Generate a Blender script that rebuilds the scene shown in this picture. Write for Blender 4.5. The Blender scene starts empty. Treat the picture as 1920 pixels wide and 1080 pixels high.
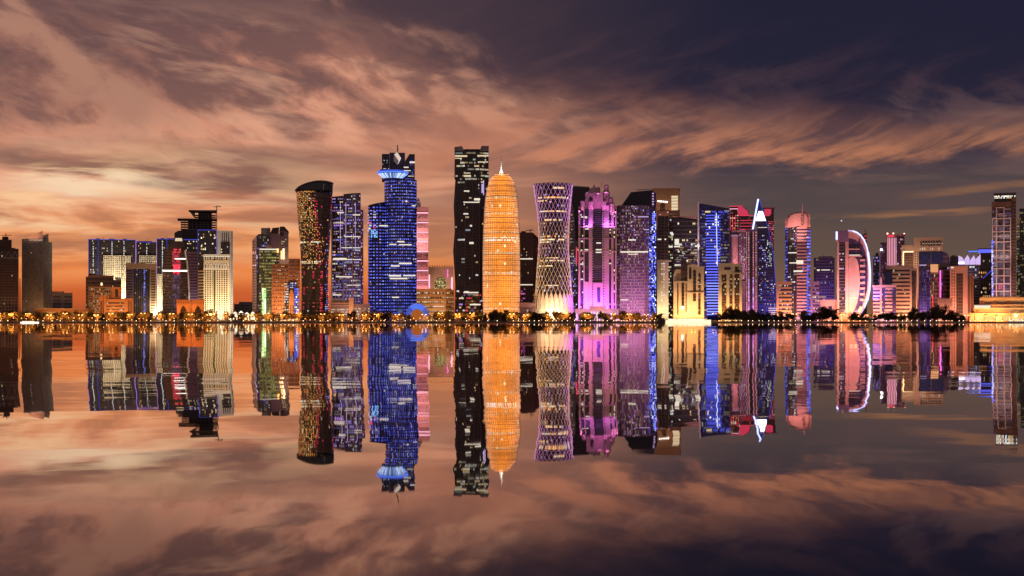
import bpy, bmesh, math, random
from mathutils import Vector, Matrix, Euler
random.seed(7)
R = math.radians
scene = bpy.context.scene
COL = scene.collection

# ------------------------------------------------------------------ camera
F = 2667.0          # focal length in photo pixels (1920 wide)
CH = 6.0            # camera height above the water
HZ = 597.0          # photo row of the horizon
GZ = 1.0            # level of the quay
cam_d = bpy.data.cameras.new('camera')
cam_d.sensor_width = 36.0
cam_d.lens = 36.0 * F / 1920.0
cam_d.shift_y = (HZ - 540.0) / 1920.0
cam_d.clip_start = 0.5
cam_d.clip_end = 80000.0
cam = bpy.data.objects.new('camera', cam_d)
COL.objects.link(cam)
cam.location = (0, 0, CH)
cam.rotation_euler = (R(90), 0, 0)
scene.camera = cam

# ------------------------------------------------------------------ colour helper, node expressions
def lin(c):
    return tuple(((v / 255.0) / 12.92 if v <= 10 else (((v / 255.0) + 0.055) / 1.055) ** 2.4) for v in c)

class E:
    """a float socket (or number) with arithmetic that builds math nodes"""
    nt = None
    def __init__(s, k): s.k = k
    @staticmethod
    def m(op, *a, clamp=False):
        n = E.nt.nodes.new('ShaderNodeMath'); n.operation = op; n.use_clamp = clamp
        for i, v in enumerate(a): E.put(n.inputs[i], v)
        return E(n.outputs[0])
    @staticmethod
    def put(inp, v):
        if isinstance(v, E): E.nt.links.new(v.k, inp)
        else: inp.default_value = v
    def __add__(s, o): return E.m('ADD', s, o)
    __radd__ = __add__
    def __sub__(s, o): return E.m('SUBTRACT', s, o)
    def __rsub__(s, o): return E.m('SUBTRACT', o, s)
    def __mul__(s, o): return E.m('MULTIPLY', s, o)
    __rmul__ = __mul__
    def __truediv__(s, o): return E.m('DIVIDE', s, o)
def ss(a, b, x):
    n = E.nt.nodes.new('ShaderNodeMapRange'); n.interpolation_type = 'SMOOTHSTEP'
    E.put(n.inputs['Value'], x)
    lo, hi, t0, t1 = (a, b, 0., 1.)
    if not isinstance(a, E) and not isinstance(b, E) and a > b: lo, hi, t0, t1 = b, a, 1., 0.
    E.put(n.inputs['From Min'], lo); E.put(n.inputs['From Max'], hi)
    n.inputs['To Min'].default_value = t0; n.inputs['To Max'].default_value = t1
    return E(n.outputs['Result'])
def vec(x, y, z=0.0):
    n = E.nt.nodes.new('ShaderNodeCombineXYZ')
    for i, v in enumerate((x, y, z)): E.put(n.inputs[i], v)
    return E(n.outputs[0])
def fbm(v, scale, detail=4, rough=0.55, dist=0.0):
    n = E.nt.nodes.new('ShaderNodeTexNoise'); n.noise_dimensions = '3D'
    E.nt.links.new(v.k, n.inputs['Vector'])
    n.inputs['Scale'].default_value = scale; n.inputs['Detail'].default_value = detail
    n.inputs['Roughness'].default_value = rough; n.inputs['Distortion'].default_value = dist
    return E(n.outputs[0])
def mixc(f, a, b):
    n = E.nt.nodes.new('ShaderNodeMix'); n.data_type = 'RGBA'; n.clamp_factor = True
    E.put(n.inputs[0], f)
    for i, v in ((6, a), (7, b)):
        if isinstance(v, E): E.nt.links.new(v.k, n.inputs[i])
        else: n.inputs[i].default_value = (*v, 1)
    return E(n.outputs[2])
def ramp(x, stops):
    n = E.nt.nodes.new('ShaderNodeValToRGB'); E.put(n.inputs[0], x)
    el = n.color_ramp.elements
    while len(el) < len(stops): el.new(0.5)
    for e, (p, c) in zip(el, stops): e.position = p; e.color = (*lin(c), 1)
    n.color_ramp.interpolation = 'B_SPLINE' if False else 'EASE'
    return E(n.outputs[0])

# ------------------------------------------------------------------ sky: dusk, afterglow low on the left, streaked cloud
world = bpy.data.worlds.new('World'); scene.world = world; world.use_nodes = True
nt = world.node_tree; nt.nodes.clear(); E.nt = nt
tc = nt.nodes.new('ShaderNodeTexCoord')
sp = nt.nodes.new('ShaderNodeSeparateXYZ'); nt.links.new(tc.outputs['Generated'], sp.inputs[0])
dx, dy_, dz = (E(o) for o in sp.outputs)
azi = E.m('ARCTAN2', dx, dy_)                    # 0 = straight ahead, + = right
ele = E.m('ARCSINE', dz)
X = azi * (1 / 0.3455)
V = E.m('ABSOLUTE', ele) * (1 / 0.2213)
# slow warp of the sky coordinates
w1 = fbm(vec(X * 1.0, V * 2.0, 3.1), 1.3, 3) - 0.5
w2 = fbm(vec(X * 1.0, V * 2.0, 9.7), 1.6, 3) - 0.5
Xw = X + w1 * 0.22
Vw = V + w2 * 0.13
# clear sky behind the cloud
warm = ramp(V, [(0.0, (160, 76, 45)), (0.07, (206, 97, 50)), (0.14, (238, 133, 68)), (0.22, (240, 154, 96)), (0.40, (230, 156, 120)), (0.58, (216, 148, 121)), (0.80, (184, 124, 105)), (1.0, (132, 92, 86))])
cool = ramp(V, [(0.0, (132, 92, 64)), (0.12, (118, 90, 72)), (0.22, (98, 80, 72)), (0.38, (78, 68, 72)), (0.55, (52, 46, 66)), (0.75, (31, 30, 56)), (1.0, (17, 18, 42))])
lo = fbm(vec(Xw * 1.1, Vw * 5.0, 1.0), 1.7, 5, 0.52, 0.1)
pp = Vw + Xw * 0.80; aa = Xw - Vw * 0.8                     # across / along the diagonal drift of the high cloud
hi = fbm(vec(aa * 1.0, pp * 2.1, 5.0), 2.3, 7, 0.55, 0.2)
puff = fbm(vec(aa * 1.7, pp * 3.0, 12.0), 2.6, 8, 0.60, 0.2)
far = ss(-0.42, 0.46, Xw + (V - 0.42) * 0.30 + (lo - 0.5) * 0.5)
# the warm cloud sheet ends along a ragged diagonal; above it the sky is already night
lid = 0.63 + ss(0.1, -0.62, X) * 0.43
night = ss(-0.12, 0.18, V - lid + (puff - 0.5) * 0.30 + (hi - 0.5) * 0.25) * ss(-1.1, -0.5, X)
base = mixc(far, warm, cool)
base = mixc(night * 0.92, base, mixc(ss(-0.3, 0.5, X), lin((66, 50, 63)), lin((25, 25, 52))))
tilt = ss(0.36, 0.62, V)
body = mixc(tilt, lo, hi * 0.62 + puff * 0.38)
left = (1.0 - far * 0.9) * (1.0 - night)
bodym = ss(0.45, 0.57, body) * ss(0.14, 0.32, V) * left
base = mixc(bodym * 0.80, base, mixc(ss(0.25, 0.7, V), lin((160, 106, 92)), lin((92, 67, 73))))
light = ss(0.50, 0.40, body) * ss(0.30, 0.5, V) * left
base = mixc(light * 0.8, base, lin((236, 170, 138)))
# one long dark bank above the brightest glow
bank = ss(0.085, 0.0, E.m('ABSOLUTE', V - 0.475 - X * 0.02 + (lo - 0.5) * 0.30)) * ss(-1.8, -0.95, Xw) * ss(0.15, -0.45, Xw)
base = mixc(bank * 0.80, base, lin((118, 86, 80)))
# combed highlights
fil = fbm(vec((Xw * 0.93 + Vw * 0.36) * 1.5, (Vw * 0.93 + Xw * 0.16) * 5.0, 2.0), 2.6, 8, 0.58, 0.2)
fil2 = fbm(vec(Xw * 1.5, Vw * 7.0, 7.0), 2.2, 7, 0.56, 0.25)
glow = ss(0.26, 0.02, E.m('ABSOLUTE', V - 0.34)) * ss(0.0, -1.0, X)
hl = ss(0.50, 0.68, fil) * ss(0.28, 0.5, V) * ss(1.05, 0.75, V) * left
base = mixc(hl * 0.50, base, lin((230, 172, 142)))
base = mixc(ss(0.44, 0.62, fil2) * glow * 0.95, base, lin((255, 206, 158)))
base = mixc(ss(0.52, 0.34, fil2) * ss(0.10, 0.2, V) * ss(0.44, 0.34, V) * (1.0 - far) * 0.75, base, lin((172, 112, 84)))
patch = ss(0.24, 0.02, E.m('ABSOLUTE', X + 0.84)) * ss(0.05, 0.008, E.m('ABSOLUTE', V - 0.405 - (fil2 - 0.5) * 0.2))
base = mixc(patch * 0.8, base, lin((255, 224, 186)))
# the long salmon cloud sweeping to the right, feathered upwards
edge = 0.505 - (ss(0.0, 0.75, X) * 0.055) + ss(0.75, 1.15, X) * 0.05 - ss(0.3, -0.5, X) * 0.10
feather = fbm(vec((Xw * 0.62 + Vw * 0.30) * 2.2, (Vw * 0.80 - X * 0.40) * 6.0, 4.0), 2.0, 8, 0.60, 0.05)
clump = fbm(vec(Xw * 2.2, Vw * 3.2, 8.0), 1.6, 6, 0.55)
d = V - edge + (feather - 0.5) * 0.16 + (clump - 0.5) * 0.26
up = 0.30 - ss(0.2, 1.0, X) * 0.10
sweep = ss(-0.02, 0.05, d) * (1.0 - ss(0.03, 1.0, d / up)) * ss(-0.55, 0.1, X)
sweep = sweep * (ss(0.36, 0.60, feather) * 0.85 + 0.18) * (1.0 - ss(0.35, 1.3, X) * 0.22)
base = mixc(sweep * 0.98, base, mixc(ss(0.1, 1.0, X), lin((204, 132, 102)), lin((190, 124, 90))))
# feathers fading into the dark upper sky
veil = ss(0.45, 0.75, feather) * ss(0.5, 0.65, V) * ss(1.1, 0.75, V + X * 0.22) * ss(-0.4, 0.1, X)
base = mixc(veil * 0.30, base, lin((120, 82, 84)))
# two thin bars low on the right
b1 = ss(0.012, 0.002, E.m('ABSOLUTE', V - 0.322 - (X - 0.82) * 0.07 + (fil2 - 0.5) * 0.06)) * ss(0.46, 0.72, X) * ss(0.99, 0.86, X)
b2 = ss(0.016, 0.003, E.m('ABSOLUTE', V - 0.395 - (X - 0.95) * 0.12 + (fil2 - 0.5) * 0.06)) * ss(0.74, 0.92, X)
base = mixc((b1 * 0.62 + b2 * 0.5) * ss(0.30, 0.62, fil2), base, lin((184, 124, 78)))
# top-left masses
mass = ss(0.55, 0.1, E.m('SQRT', (X + 0.93) * (X + 0.93) * 1.2 + (V - 0.80) * (V - 0.80) * 3.0) + (hi - 0.5) * 1.2 + (puff - 0.5) * 0.6)
base = mixc(mass * 0.50, base, lin((88, 64, 71)))
# one early star
st = ss(0.00065, 0.0002, E.m('SQRT', (azi - 0.2276) * (azi - 0.2276) + (ele - 0.0668) * (ele - 0.0668)))
base = mixc(st, base, (1.0, 0.97, 0.95))
# dusk side of the sky, behind the viewer, is plain, brightened to fill the tower fronts
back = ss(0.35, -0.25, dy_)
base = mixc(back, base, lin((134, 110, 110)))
base = mixc(ss(0.24, 0.8, dz), base, lin((84, 74, 92)))
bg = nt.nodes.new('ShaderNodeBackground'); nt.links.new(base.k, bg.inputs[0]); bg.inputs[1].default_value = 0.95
sky = nt.nodes.new('ShaderNodeTexSky'); sky.sky_type = 'NISHITA'; sky.sun_disc = False
sky.sun_elevation = R(1.0); sky.sun_rotation = R(-60); sky.air_density = 1.5; sky.dust_density = 3.0
bg2 = nt.nodes.new('ShaderNodeBackground'); nt.links.new(sky.outputs[0], bg2.inputs[0]); bg2.inputs[1].default_value = 0.012
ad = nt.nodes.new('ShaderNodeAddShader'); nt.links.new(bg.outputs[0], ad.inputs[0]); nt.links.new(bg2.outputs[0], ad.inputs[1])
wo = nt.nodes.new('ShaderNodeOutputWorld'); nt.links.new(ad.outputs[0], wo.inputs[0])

world.cycles.sampling_method = 'MANUAL'; world.cycles.sample_map_resolution = 256
# weak sun lamp standing in for the afterglow, from the far left
sun_d = bpy.data.lights.new('sun', 'SUN'); sun_d.energy = 0.10; sun_d.angle = R(12); sun_d.color = (1.0, 0.55, 0.3)
sun = bpy.data.objects.new('sun', sun_d); COL.objects.link(sun)
sun.rotation_euler = Vector((math.sin(R(60)), -math.cos(R(60)), -math.tan(R(4)))).to_track_quat('-Z', 'Y').to_euler()
sun.location = (-3000, 1500, 900)

vs = scene.view_settings
vs.view_transform = 'Standard'; vs.look = 'None'; vs.exposure = 0.0; vs.gamma = 1.0; vs.use_curve_mapping = False
cy = scene.cycles
cy.max_bounces = 5; cy.diffuse_bounces = 2; cy.glossy_bounces = 3; cy.transmission_bounces = 2
cy.use_denoising = True; cy.caustics_reflective = False; cy.caustics_refractive = False
cy.sample_clamp_indirect = 4.0; cy.use_light_tree = True

# ------------------------------------------------------------------ materials
MATS = {}
def new_mat(name):
    m = bpy.data.materials.new(name); m.use_nodes = True; m.node_tree.nodes.clear(); E.nt = m.node_tree
    o = m.node_tree.nodes.new('ShaderNodeOutputMaterial')
    return m, m.node_tree, o
def principled(name, col, rough=0.6, metal=0.0, spec=0.5, var=0.12, vscale=0.06, bump=0.0, ior=1.45):
    if name in MATS: return MATS[name]
    m, t, o = new_mat(name)
    b = t.nodes.new('ShaderNodeBsdfPrincipled'); t.links.new(b.outputs[0], o.inputs[0])
    c = tuple(col)
    g = t.nodes.new('ShaderNodeNewGeometry')
    n = fbm(E(g.outputs['Position']), vscale, 5, 0.6)
    cc = mixc(ss(0.3, 0.7, n), tuple(v * (1 - var) for v in c), tuple(min(1, v * (1 + var)) for v in c))
    t.links.new(cc.k, b.inputs['Base Color'])
    b.inputs['Roughness'].default_value = rough; b.inputs['Metallic'].default_value = metal
    b.inputs['Specular IOR Level'].default_value = spec; b.inputs['IOR'].default_value = ior
    MATS[name] = m; return m
def emis(name, col, k, sample=False):
    if name in MATS: return MATS[name]
    m, t, o = new_mat(name)
    e = t.nodes.new('ShaderNodeEmission'); e.inputs[0].default_value = (*col, 1); e.inputs[1].default_value = k
    t.links.new(e.outputs[0], o.inputs[0])
    m.cycles.emission_sampling = 'AUTO' if sample else 'NONE'
    MATS[name] = m; return m
def pane_mat():
    m, t, o = new_mat('lit_window_glass')
    a = t.nodes.new('ShaderNodeAttribute'); a.attribute_name = 'glow'
    b = t.nodes.new('ShaderNodeBsdfPrincipled'); b.inputs['Base Color'].default_value = (.02, .02, .025, 1)
    b.inputs['Roughness'].default_value = .2
    t.links.new(a.outputs['Color'], b.inputs['Emission Color']); b.inputs['Emission Strength'].default_value = 1.0
    t.links.new(b.outputs[0], o.inputs[0]); m.cycles.emission_sampling = 'NONE'
    return m
PANE = pane_mat()

# ------------------------------------------------------------------ water and land
def mesh_obj(name, verts, faces, mat, parent=None, org=(0, 0, 0), smooth=False):
    me = bpy.data.meshes.new(name)
    ox, oy, oz = org
    me.from_pydata([(v[0] - ox, v[1] - oy, v[2] - oz) for v in verts], [], faces)
    me.materials.append(mat)
    if smooth: me.polygons.foreach_set('use_smooth', [True] * len(me.polygons))
    me.update()
    o = bpy.data.objects.new(name, me); COL.objects.link(o)
    if parent: o.parent = parent
    else: o.location = org
    return o

def water_mat():
    m, t, o = new_mat('still_water')
    g = t.nodes.new('ShaderNodeNewGeometry')
    s = t.nodes.new('ShaderNodeSeparateXYZ'); t.links.new(g.outputs['Position'], s.inputs[0])
    px, py = E(s.outputs[0]), E(s.outputs[1])
    # low swell running across the bay: slopes mostly sideways, several wavelengths
    def sl(wx, wy, amp, seed, det=1.0):
        n = fbm(vec(px / wx, py / wy, seed), 1.0, det, 0.5)
        return (n - 0.5) * amp
    calm = ss(0.35, 0.65, fbm(vec(px / 420, py / 90, 21.0), 1.0, 3, 0.5)) * 0.8 + 0.35      # wind patches
    sx = (sl(300, 130, 0.022, 1.3) + sl(70, 30, 0.022, 4.3) + sl(16, 7.0, 0.018, 7.7) + sl(4, 2.0, 0.010, 2.2)) * calm * 1.45
    sy = sl(200, 160, 0.0030, 11.1) + sl(40, 30, 0.0040, 5.1) + sl(9, 5, 0.006, 3.1)
    nv = vec(sx, sy, 1.0)
    nn = t.nodes.new('ShaderNodeVectorMath'); nn.operation = 'NORMALIZE'; t.links.new(nv.k, nn.inputs[0])
    gl = t.nodes.new('ShaderNodeBsdfGlossy'); gl.inputs['Color'].default_value = (0.95, 0.89, 0.87, 1); gl.inputs['Roughness'].default_value = 0.022
    t.links.new(nn.outputs[0], gl.inputs['Normal']); E.put(gl.inputs['Roughness'], calm * 0.010 + 0.008)
    df = t.nodes.new('ShaderNodeBsdfDiffuse'); df.inputs[0].default_value = (0.012, 0.012, 0.018, 1)
    fr = t.nodes.new('ShaderNodeFresnel'); fr.inputs[0].default_value = 2.6
    fac = ss(0.1, 0.80, E(fr.outputs[0])) 
    mx = t.nodes.new('ShaderNodeMixShader'); t.links.new(fac.k, mx.inputs[0])
    t.links.new(df.outputs[0], mx.inputs[1]); t.links.new(gl.outputs[0], mx.inputs[2])
    t.links.new(mx.outputs[0], o.inputs[0])
    return m
SHORE = 1990.0
water = mesh_obj('water', [(-30000, -3000, 0), (30000, -3000, 0), (30000, SHORE + 6, 0), (-30000, SHORE + 6, 0)], [(0, 1, 2, 3)], water_mat())
water['kind'] = 'structure'
paving = principled('quay_paving', (0.16, 0.13, 0.11), 0.8, var=0.3)
ground = mesh_obj('ground', [(-30000, SHORE, GZ), (30000, SHORE, GZ), (30000, 60000, GZ), (-30000, 60000, GZ), (-30000, SHORE, -3), (30000, SHORE, -3)], [(0, 1, 2, 3), (4, 5, 1, 0)], paving)
ground['kind'] = 'structure'

# ------------------------------------------------------------------ building kit
def rgb(h): return lin((int(h[0:2], 16), int(h[2:4], 16), int(h[4:6], 16)))
def stone(h, k=1.0): return principled('stone_' + h, tuple(v * k for v in rgb(h)), 0.75, spec=0.3)
GL = {
    'dark':   principled('glass_dark',   (0.042, 0.036, 0.038), 0.18, spec=0.6, var=0.4, vscale=0.3),
    'grey':   principled('glass_grey',   (0.22, 0.215, 0.20), 0.24, metal=0.2, spec=0.8, var=0.35, vscale=0.25),
    'brown':  principled('glass_brown',  (0.085, 0.056, 0.044), 0.25, spec=0.6, var=0.4, vscale=0.25),
    'blue':   principled('glass_blue',   (0.022, 0.028, 0.11), 0.16, spec=0.7, var=0.4, vscale=0.25),
    'violet': principled('glass_violet', (0.075, 0.05, 0.12), 0.18, spec=0.7, var=0.4, vscale=0.25),
    'green':  principled('glass_green',  (0.06, 0.07, 0.035), 0.18, spec=0.7, var=0.4, vscale=0.25),
}
ST = {
    'cream': stone('d8cbb0'), 'white': stone('e6e2da'), 'beige': stone('c9ab8d'), 'pink': stone('d7a894'), 'tan': stone('b58f6c'),
    'orange': stone('b8845e'), 'grey': stone('8e8a88'), 'dgrey': stone('6b6463'), 'brown': stone('7b5d4a'), 'dark': stone('4a403e'),
    'mauve': stone('8d7385'), 'steel': principled('steel', (0.30, 0.29, 0.29), 0.4, metal=0.6),
}
WARM = [(1.0, .72, .38), (1.0, .62, .25), (1.0, .82, .55), (.95, .9, .75)]
COOL = [(.85, .92, 1.0), (1.0, .95, .85), (.75, .85, 1.0)]
BLUE = [(.10, .13, 1.0), (.16, .2, 1.0), (.3, .35, 1.0), (.06, .08, .7)]
VIO = [(.6, .3, 1.0), (.8, .5, 1.0), (.9, .6, .9), (.4, .3, .9)]
RED = [(1.0, .05, .08), (1.0, .1, .1), (.9, .03, .12)]
GOLD = [(1.0, .42, .09), (1.0, .5, .14), (1.0, .34, .06)]
PINKL = [(1.0, .45, .6), (1.0, .55, .65), (1.0, .35, .55)]
LED = {
    'blue': emis('led_blue', (.13, .15, 1.0), 1.1), 'bluesoft': emis('led_blue_soft', (.10, .11, .85), .7), 'white': emis('led_white', (1, .93, .85), 3.0),
    'warm': emis('led_warm', (1, .70, .36), 2.4), 'gold': emis('led_gold', (1, .5, .16), 2.2), 'red': emis('led_red', (1, .06, .12), 1.0),
    'pink': emis('led_pink', (1, .45, .62), 1.6), 'violet': emis('led_violet', (.62, .30, 1.0), 2.4), 'green': emis('led_green', (.45, 1, .35), 2.0),
    'icy': emis('led_icy', (.42, .48, 1.0), 2.6), 'magenta': emis('led_magenta', (1.0, .12, .65), 2.0), 'softwarm': emis('led_softwarm', (1, .78, .5), .8),
    'cyan': emis('led_cyan', (.08, .2, 1.0), 1.5), 'lav': emis('led_lavender', (.75, .55, 1.0), .9), 'softwhite': emis('led_softwhite', (1, .88, .72), .95),
}
CUBES = {}
def cube_mesh(mat):
    if mat.name not in CUBES:
        me = bpy.data.meshes.new('block_' + mat.name)
        v = [(x, y, z) for z in (-.5, .5) for y in (-.5, .5) for x in (-.5, .5)]
        me.from_pydata(v, [], [(0, 2, 3, 1), (4, 5, 7, 6), (0, 1, 5, 4), (2, 6, 7, 3), (0, 4, 6, 2), (1, 3, 7, 5)])
        me.materials.append(mat); CUBES[mat.name] = me
    return CUBES[mat.name]

def tagit(o, label, cat, group=None, kind=None):
    o['label'] = label; o['category'] = cat
    if group: o['group'] = group
    if kind: o['kind'] = kind
    return o

LAND = []     # (px0, px1, short phrase) used when describing trees and lamps
class B:
    """one building: photo columns / rows are turned into metres at its own distance D"""
    def __init__(s, name, label, D, x0, x1, cat='tower', land=None, group=None):
        s.D = D; s.s = D / F
        s.e = bpy.data.objects.new(name, None); COL.objects.link(s.e); s.e.empty_display_size = 5
        s.o = Vector((s.X((x0 + x1) / 2), D, GZ)); s.e.location = s.o
        tagit(s.e, label, cat, group)
        a_ = math.atan2(s.o.x, D); s.e.rotation_euler = (0, 0, -a_); s.e.scale = (math.cos(a_), 1, 1)     # the towers stand on a crescent bay and face its middle
        s.pyg = HZ + (CH - GZ) / s.s
        s.seed = random.Random(int(x0 * 31 + D))
        if land: LAND.append((x0, x1, land))
    par = None
    def X(s, px): return (px - 960.0) * s.s
    def Z(s, py): return CH + (HZ - py) * s.s
    def P(s, px, dy, py): return (s.X(px), s.D + dy, s.Z(py))
    def mesh(s, name, verts, faces, mat, smooth=False, parent=None):
        po = parent or s.par or s.e
        return mesh_obj(name, verts, faces, mat, po, s.o, smooth)
    def cube(s, name, mat, c, size, rz=0.0, parent=None, tilt=None):
        o = bpy.data.objects.new(name, cube_mesh(mat)); COL.objects.link(o)
        o.parent = parent or s.par or s.e
        o.location = Vector(c) - s.o
        o.scale = size
        o.rotation_euler = tilt if tilt else (0, 0, rz)
        return o
    def box(s, name, mat, x0, x1, y0, y1, d0=0.0, d1=10.0, parent=None):
        """photo rectangle x0..x1, rows y0(top)..y1(bottom), depth d0..d1 metres behind the front"""
        ax, bx, az, bz = s.X(x0), s.X(x1), s.Z(y1), s.Z(y0)
        return s.cube(name, mat, ((ax + bx) / 2, s.D + (d0 + d1) / 2, (az + bz) / 2), (bx - ax, d1 - d0, bz - az), parent=parent)
    def prism(s, name, mat, pts, top, bot=None, depth=None, parent=None):
        """pts: front chain of (px, dy) left to right; closed at the back at `depth`; top: row or list of rows per point"""
        n = len(pts)
        bot = s.pyg if bot is None else bot
        tops = list(top) if isinstance(top, (list, tuple)) else [top] * n
        ch = list(pts)
        if depth is not None:
            ch += [(pts[-1][0], depth), (pts[0][0], depth)]; tops += [tops[n - 1], tops[0]]
        m = len(ch)
        v = [s.P(a, d, bot) for a, d in ch] + [s.P(a, d, t) for (a, d), t in zip(ch, tops)]
        f = [(i, (i + 1) % m, m + (i + 1) % m, m + i) for i in range(m)]
        f.append(tuple(range(m, 2 * m)))
        return s.mesh(name, v, f, mat, parent=parent)
    def outline(s, name, mat, poly, d0=0.0, d1=8.0, parent=None):
        """front outline in photo (px, py), extruded backwards d0..d1 metres"""
        n = len(poly)
        v = [s.P(a, d0, b) for a, b in poly] + [s.P(a, d1, b) for a, b in poly]
        f = [tuple(range(n)), tuple(range(2 * n - 1, n - 1, -1))] + [(i, n + i, n + (i + 1) % n, (i + 1) % n) for i in range(n)]
        return s.mesh(name, v, f, mat, parent=parent)
    def beam(s, name, mat, a, b, w=0.8, parent=None):
        """square bar between two photo points (px, dy, py)"""
        p, q = Vector(s.P(*a)), Vector(s.P(*b)); d = q - p
        o = s.cube(name, mat, (p + q) / 2, (w, w, d.length + w * .5), parent=parent)
        o.rotation_euler = d.to_track_quat('Z', 'Y').to_euler()
        return o
    def bar_mesh(s, name, mat, segs, w=0.8, kind=None):
        """many thin bars joined: too fine to pick apart"""
        v, f = [], []
        for a, b in segs:
            p, q = Vector(s.P(*a)), Vector(s.P(*b)); d = (q - p).normalized()
            u = d.cross(Vector((0, 1, 0.01))).normalized() * w / 2; t = d.cross(u).normalized() * w / 2
            k = len(v)
            for c in (p, q):
                for i, j in ((-1, -1), (1, -1), (1, 1), (-1, 1)): v.append(tuple(c + u * i + t * j))
            f += [(k + i, k + (i + 1) % 4, k + 4 + (i + 1) % 4, k + 4 + i) for i in range(4)]
        o = s.mesh(name, v, f, mat)
        if kind: o['kind'] = kind
        return o
    def loft(s, name, mat, rings, smooth=True, cap=True, parent=None):
        """rings: list of lists of world points, equal count"""
        n = len(rings[0]); v = [p for r in rings for p in r]
        f = [(k * n + i, k * n + (i + 1) % n, (k + 1) * n + (i + 1) % n, (k + 1) * n + i) for k in range(len(rings) - 1) for i in range(n)]
        if cap: f += [tuple(range((len(rings) - 1) * n, len(rings) * n)), tuple(range(n - 1, -1, -1))]
        return s.mesh(name, v, f, mat, smooth, parent=parent)
    def ring(s, cx, rx, py, n=28, ry=None, cdy=0.0):
        """ellipse at row py: centre column cx, half width rx (photo px)"""
        ry = rx if ry is None else ry
        return [(s.X(cx + rx * math.cos(2 * math.pi * i / n)), s.D + cdy + ry * s.s * math.sin(2 * math.pi * i / n), s.Z(py)) for i in range(n)]
    # ---- facade on the flat face between two front points
    def frame(s, p0, p1):
        a = Vector((s.X(p0[0]), s.D + p0[1], 0)); b = Vector((s.X(p1[0]), s.D + p1[1], 0)); u = (b - a)
        L = u.length; u /= L; n = Vector((u.y, -u.x, 0))
        return a, u, n, L, math.atan2(u.y, u.x)
    def bands(s, mat, p0, p1, y0, y1, n, frac=0.4, proud=0.6, name='floor_band', first=0.0):
        a, u, nn, L, rz = s.frame(p0, p1)
        h = (y1 - y0) / n
        for i in range(n):
            c = a + u * L / 2 + nn * (proud / 2); yc = y0 + (i + first + frac / 2) * h
            s.cube(name, mat, (c.x, c.y, s.Z(yc)), (L + .02, proud, h * frac * s.s), rz)
    def piers(s, mat, p0, p1, y0, y1, n, frac=0.35, proud=0.9, name='pier', ends=True, joined=False):
        a, u, nn, L, rz = s.frame(p0, p1)
        w = L / n * frac; N = n + 1 if ends else n
        boxes = []
        for i in range(N):
            t = (i / n) * (L - w) + w / 2 if ends else (i + .5) / n * L
            c = a + u * t + nn * (proud / 2)
            z0, z1 = s.Z(y1), s.Z(y0)
            if joined: boxes.append((c, u, nn, w / 2, proud / 2, z0, z1))
            else: s.cube(name, mat, (c.x, c.y, (z0 + z1) / 2), (w, proud, z1 - z0), rz)
        if joined:
            v, f = [], []
            for c, u, nn, hw, hp, z0, z1 in boxes:
                k = len(v)
                for z in (z0, z1):
                    for i, j in ((-1, 1), (1, 1), (1, -1), (-1, -1)):
                        q = c + u * hw * i + nn * hp * j; v.append((q.x, q.y, z))
                f += [(k + i, k + (i + 1) % 4, k + 4 + (i + 1) % 4, k + 4 + i) for i in range(4)] + [(k + 4, k + 5, k + 6, k + 7)]
            s.mesh(name, v, f, mat)['kind'] = 'stuff'
    def panes(s, p0, p1, y0, y1, nx, nz, pal, prob=0.2, k=(0.5, 2.0), fx=0.62, fz=0.5, proud=0.12, fn=None, run=0.0, name='window_panes', dim=None):
        """lit panes, one quad per window; fn(i, j, rnd) may give a colour or None; dim: palette for the unlit ones"""
        a, u, nn, L, rz = s.frame(p0, p1); rnd = s.seed
        v, f, cols = [], [], []
        cw, chh = L / nx, (y1 - y0) / nz
        for j in range(nz):
            on = False; cc = None
            for i in range(nx):
                col = None
                if fn: col = fn(i, j, rnd)
                if col is None and not fn:
                    if on and rnd.random() < run: pass
                    else:
                        on = rnd.random() < prob
                        if on: c = rnd.choice(pal); kk = rnd.uniform(*k); cc = (c[0] * kk, c[1] * kk, c[2] * kk)
                    if on: q = rnd.uniform(.75, 1.1); col = tuple(x * q for x in cc)
                    elif dim: c = rnd.choice(dim); q = rnd.uniform(.4, 1.2); col = tuple(x * q for x in c)
                if col is None: continue
                t0 = (i + .5 - fx / 2) * cw; t1 = (i + .5 + fx / 2) * cw
                za, zb = s.Z(y0 + (j + .5 + fz / 2) * chh), s.Z(y0 + (j + .5 - fz / 2) * chh)
                b = len(v)
                for t, z in ((t0, za), (t1, za), (t1, zb), (t0, zb)):
                    q = a + u * t + nn * proud; v.append((q.x, q.y, z))
                f.append((b, b + 1, b + 2, b + 3)); cols += [(*col, 1.0)] * 4
        if f: s.glow_mesh(name, v, f, cols)
    def glow_mesh(s, name, v, f, cols, parent=None):
        o = s.mesh(name, v, f, PANE, parent=parent)
        at = o.data.color_attributes.new('glow', 'FLOAT_COLOR', 'POINT')
        flat = [x for c in cols for x in c]
        at.data.foreach_set('color', flat); o['kind'] = 'stuff'
        return o
    def strip(s, led, x0, x1, y0, y1, d=-0.5, t=0.6, name='light_strip'):
        return s.box(name, LED[led], x0, x1, y0, y1, d - t, d)
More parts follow.
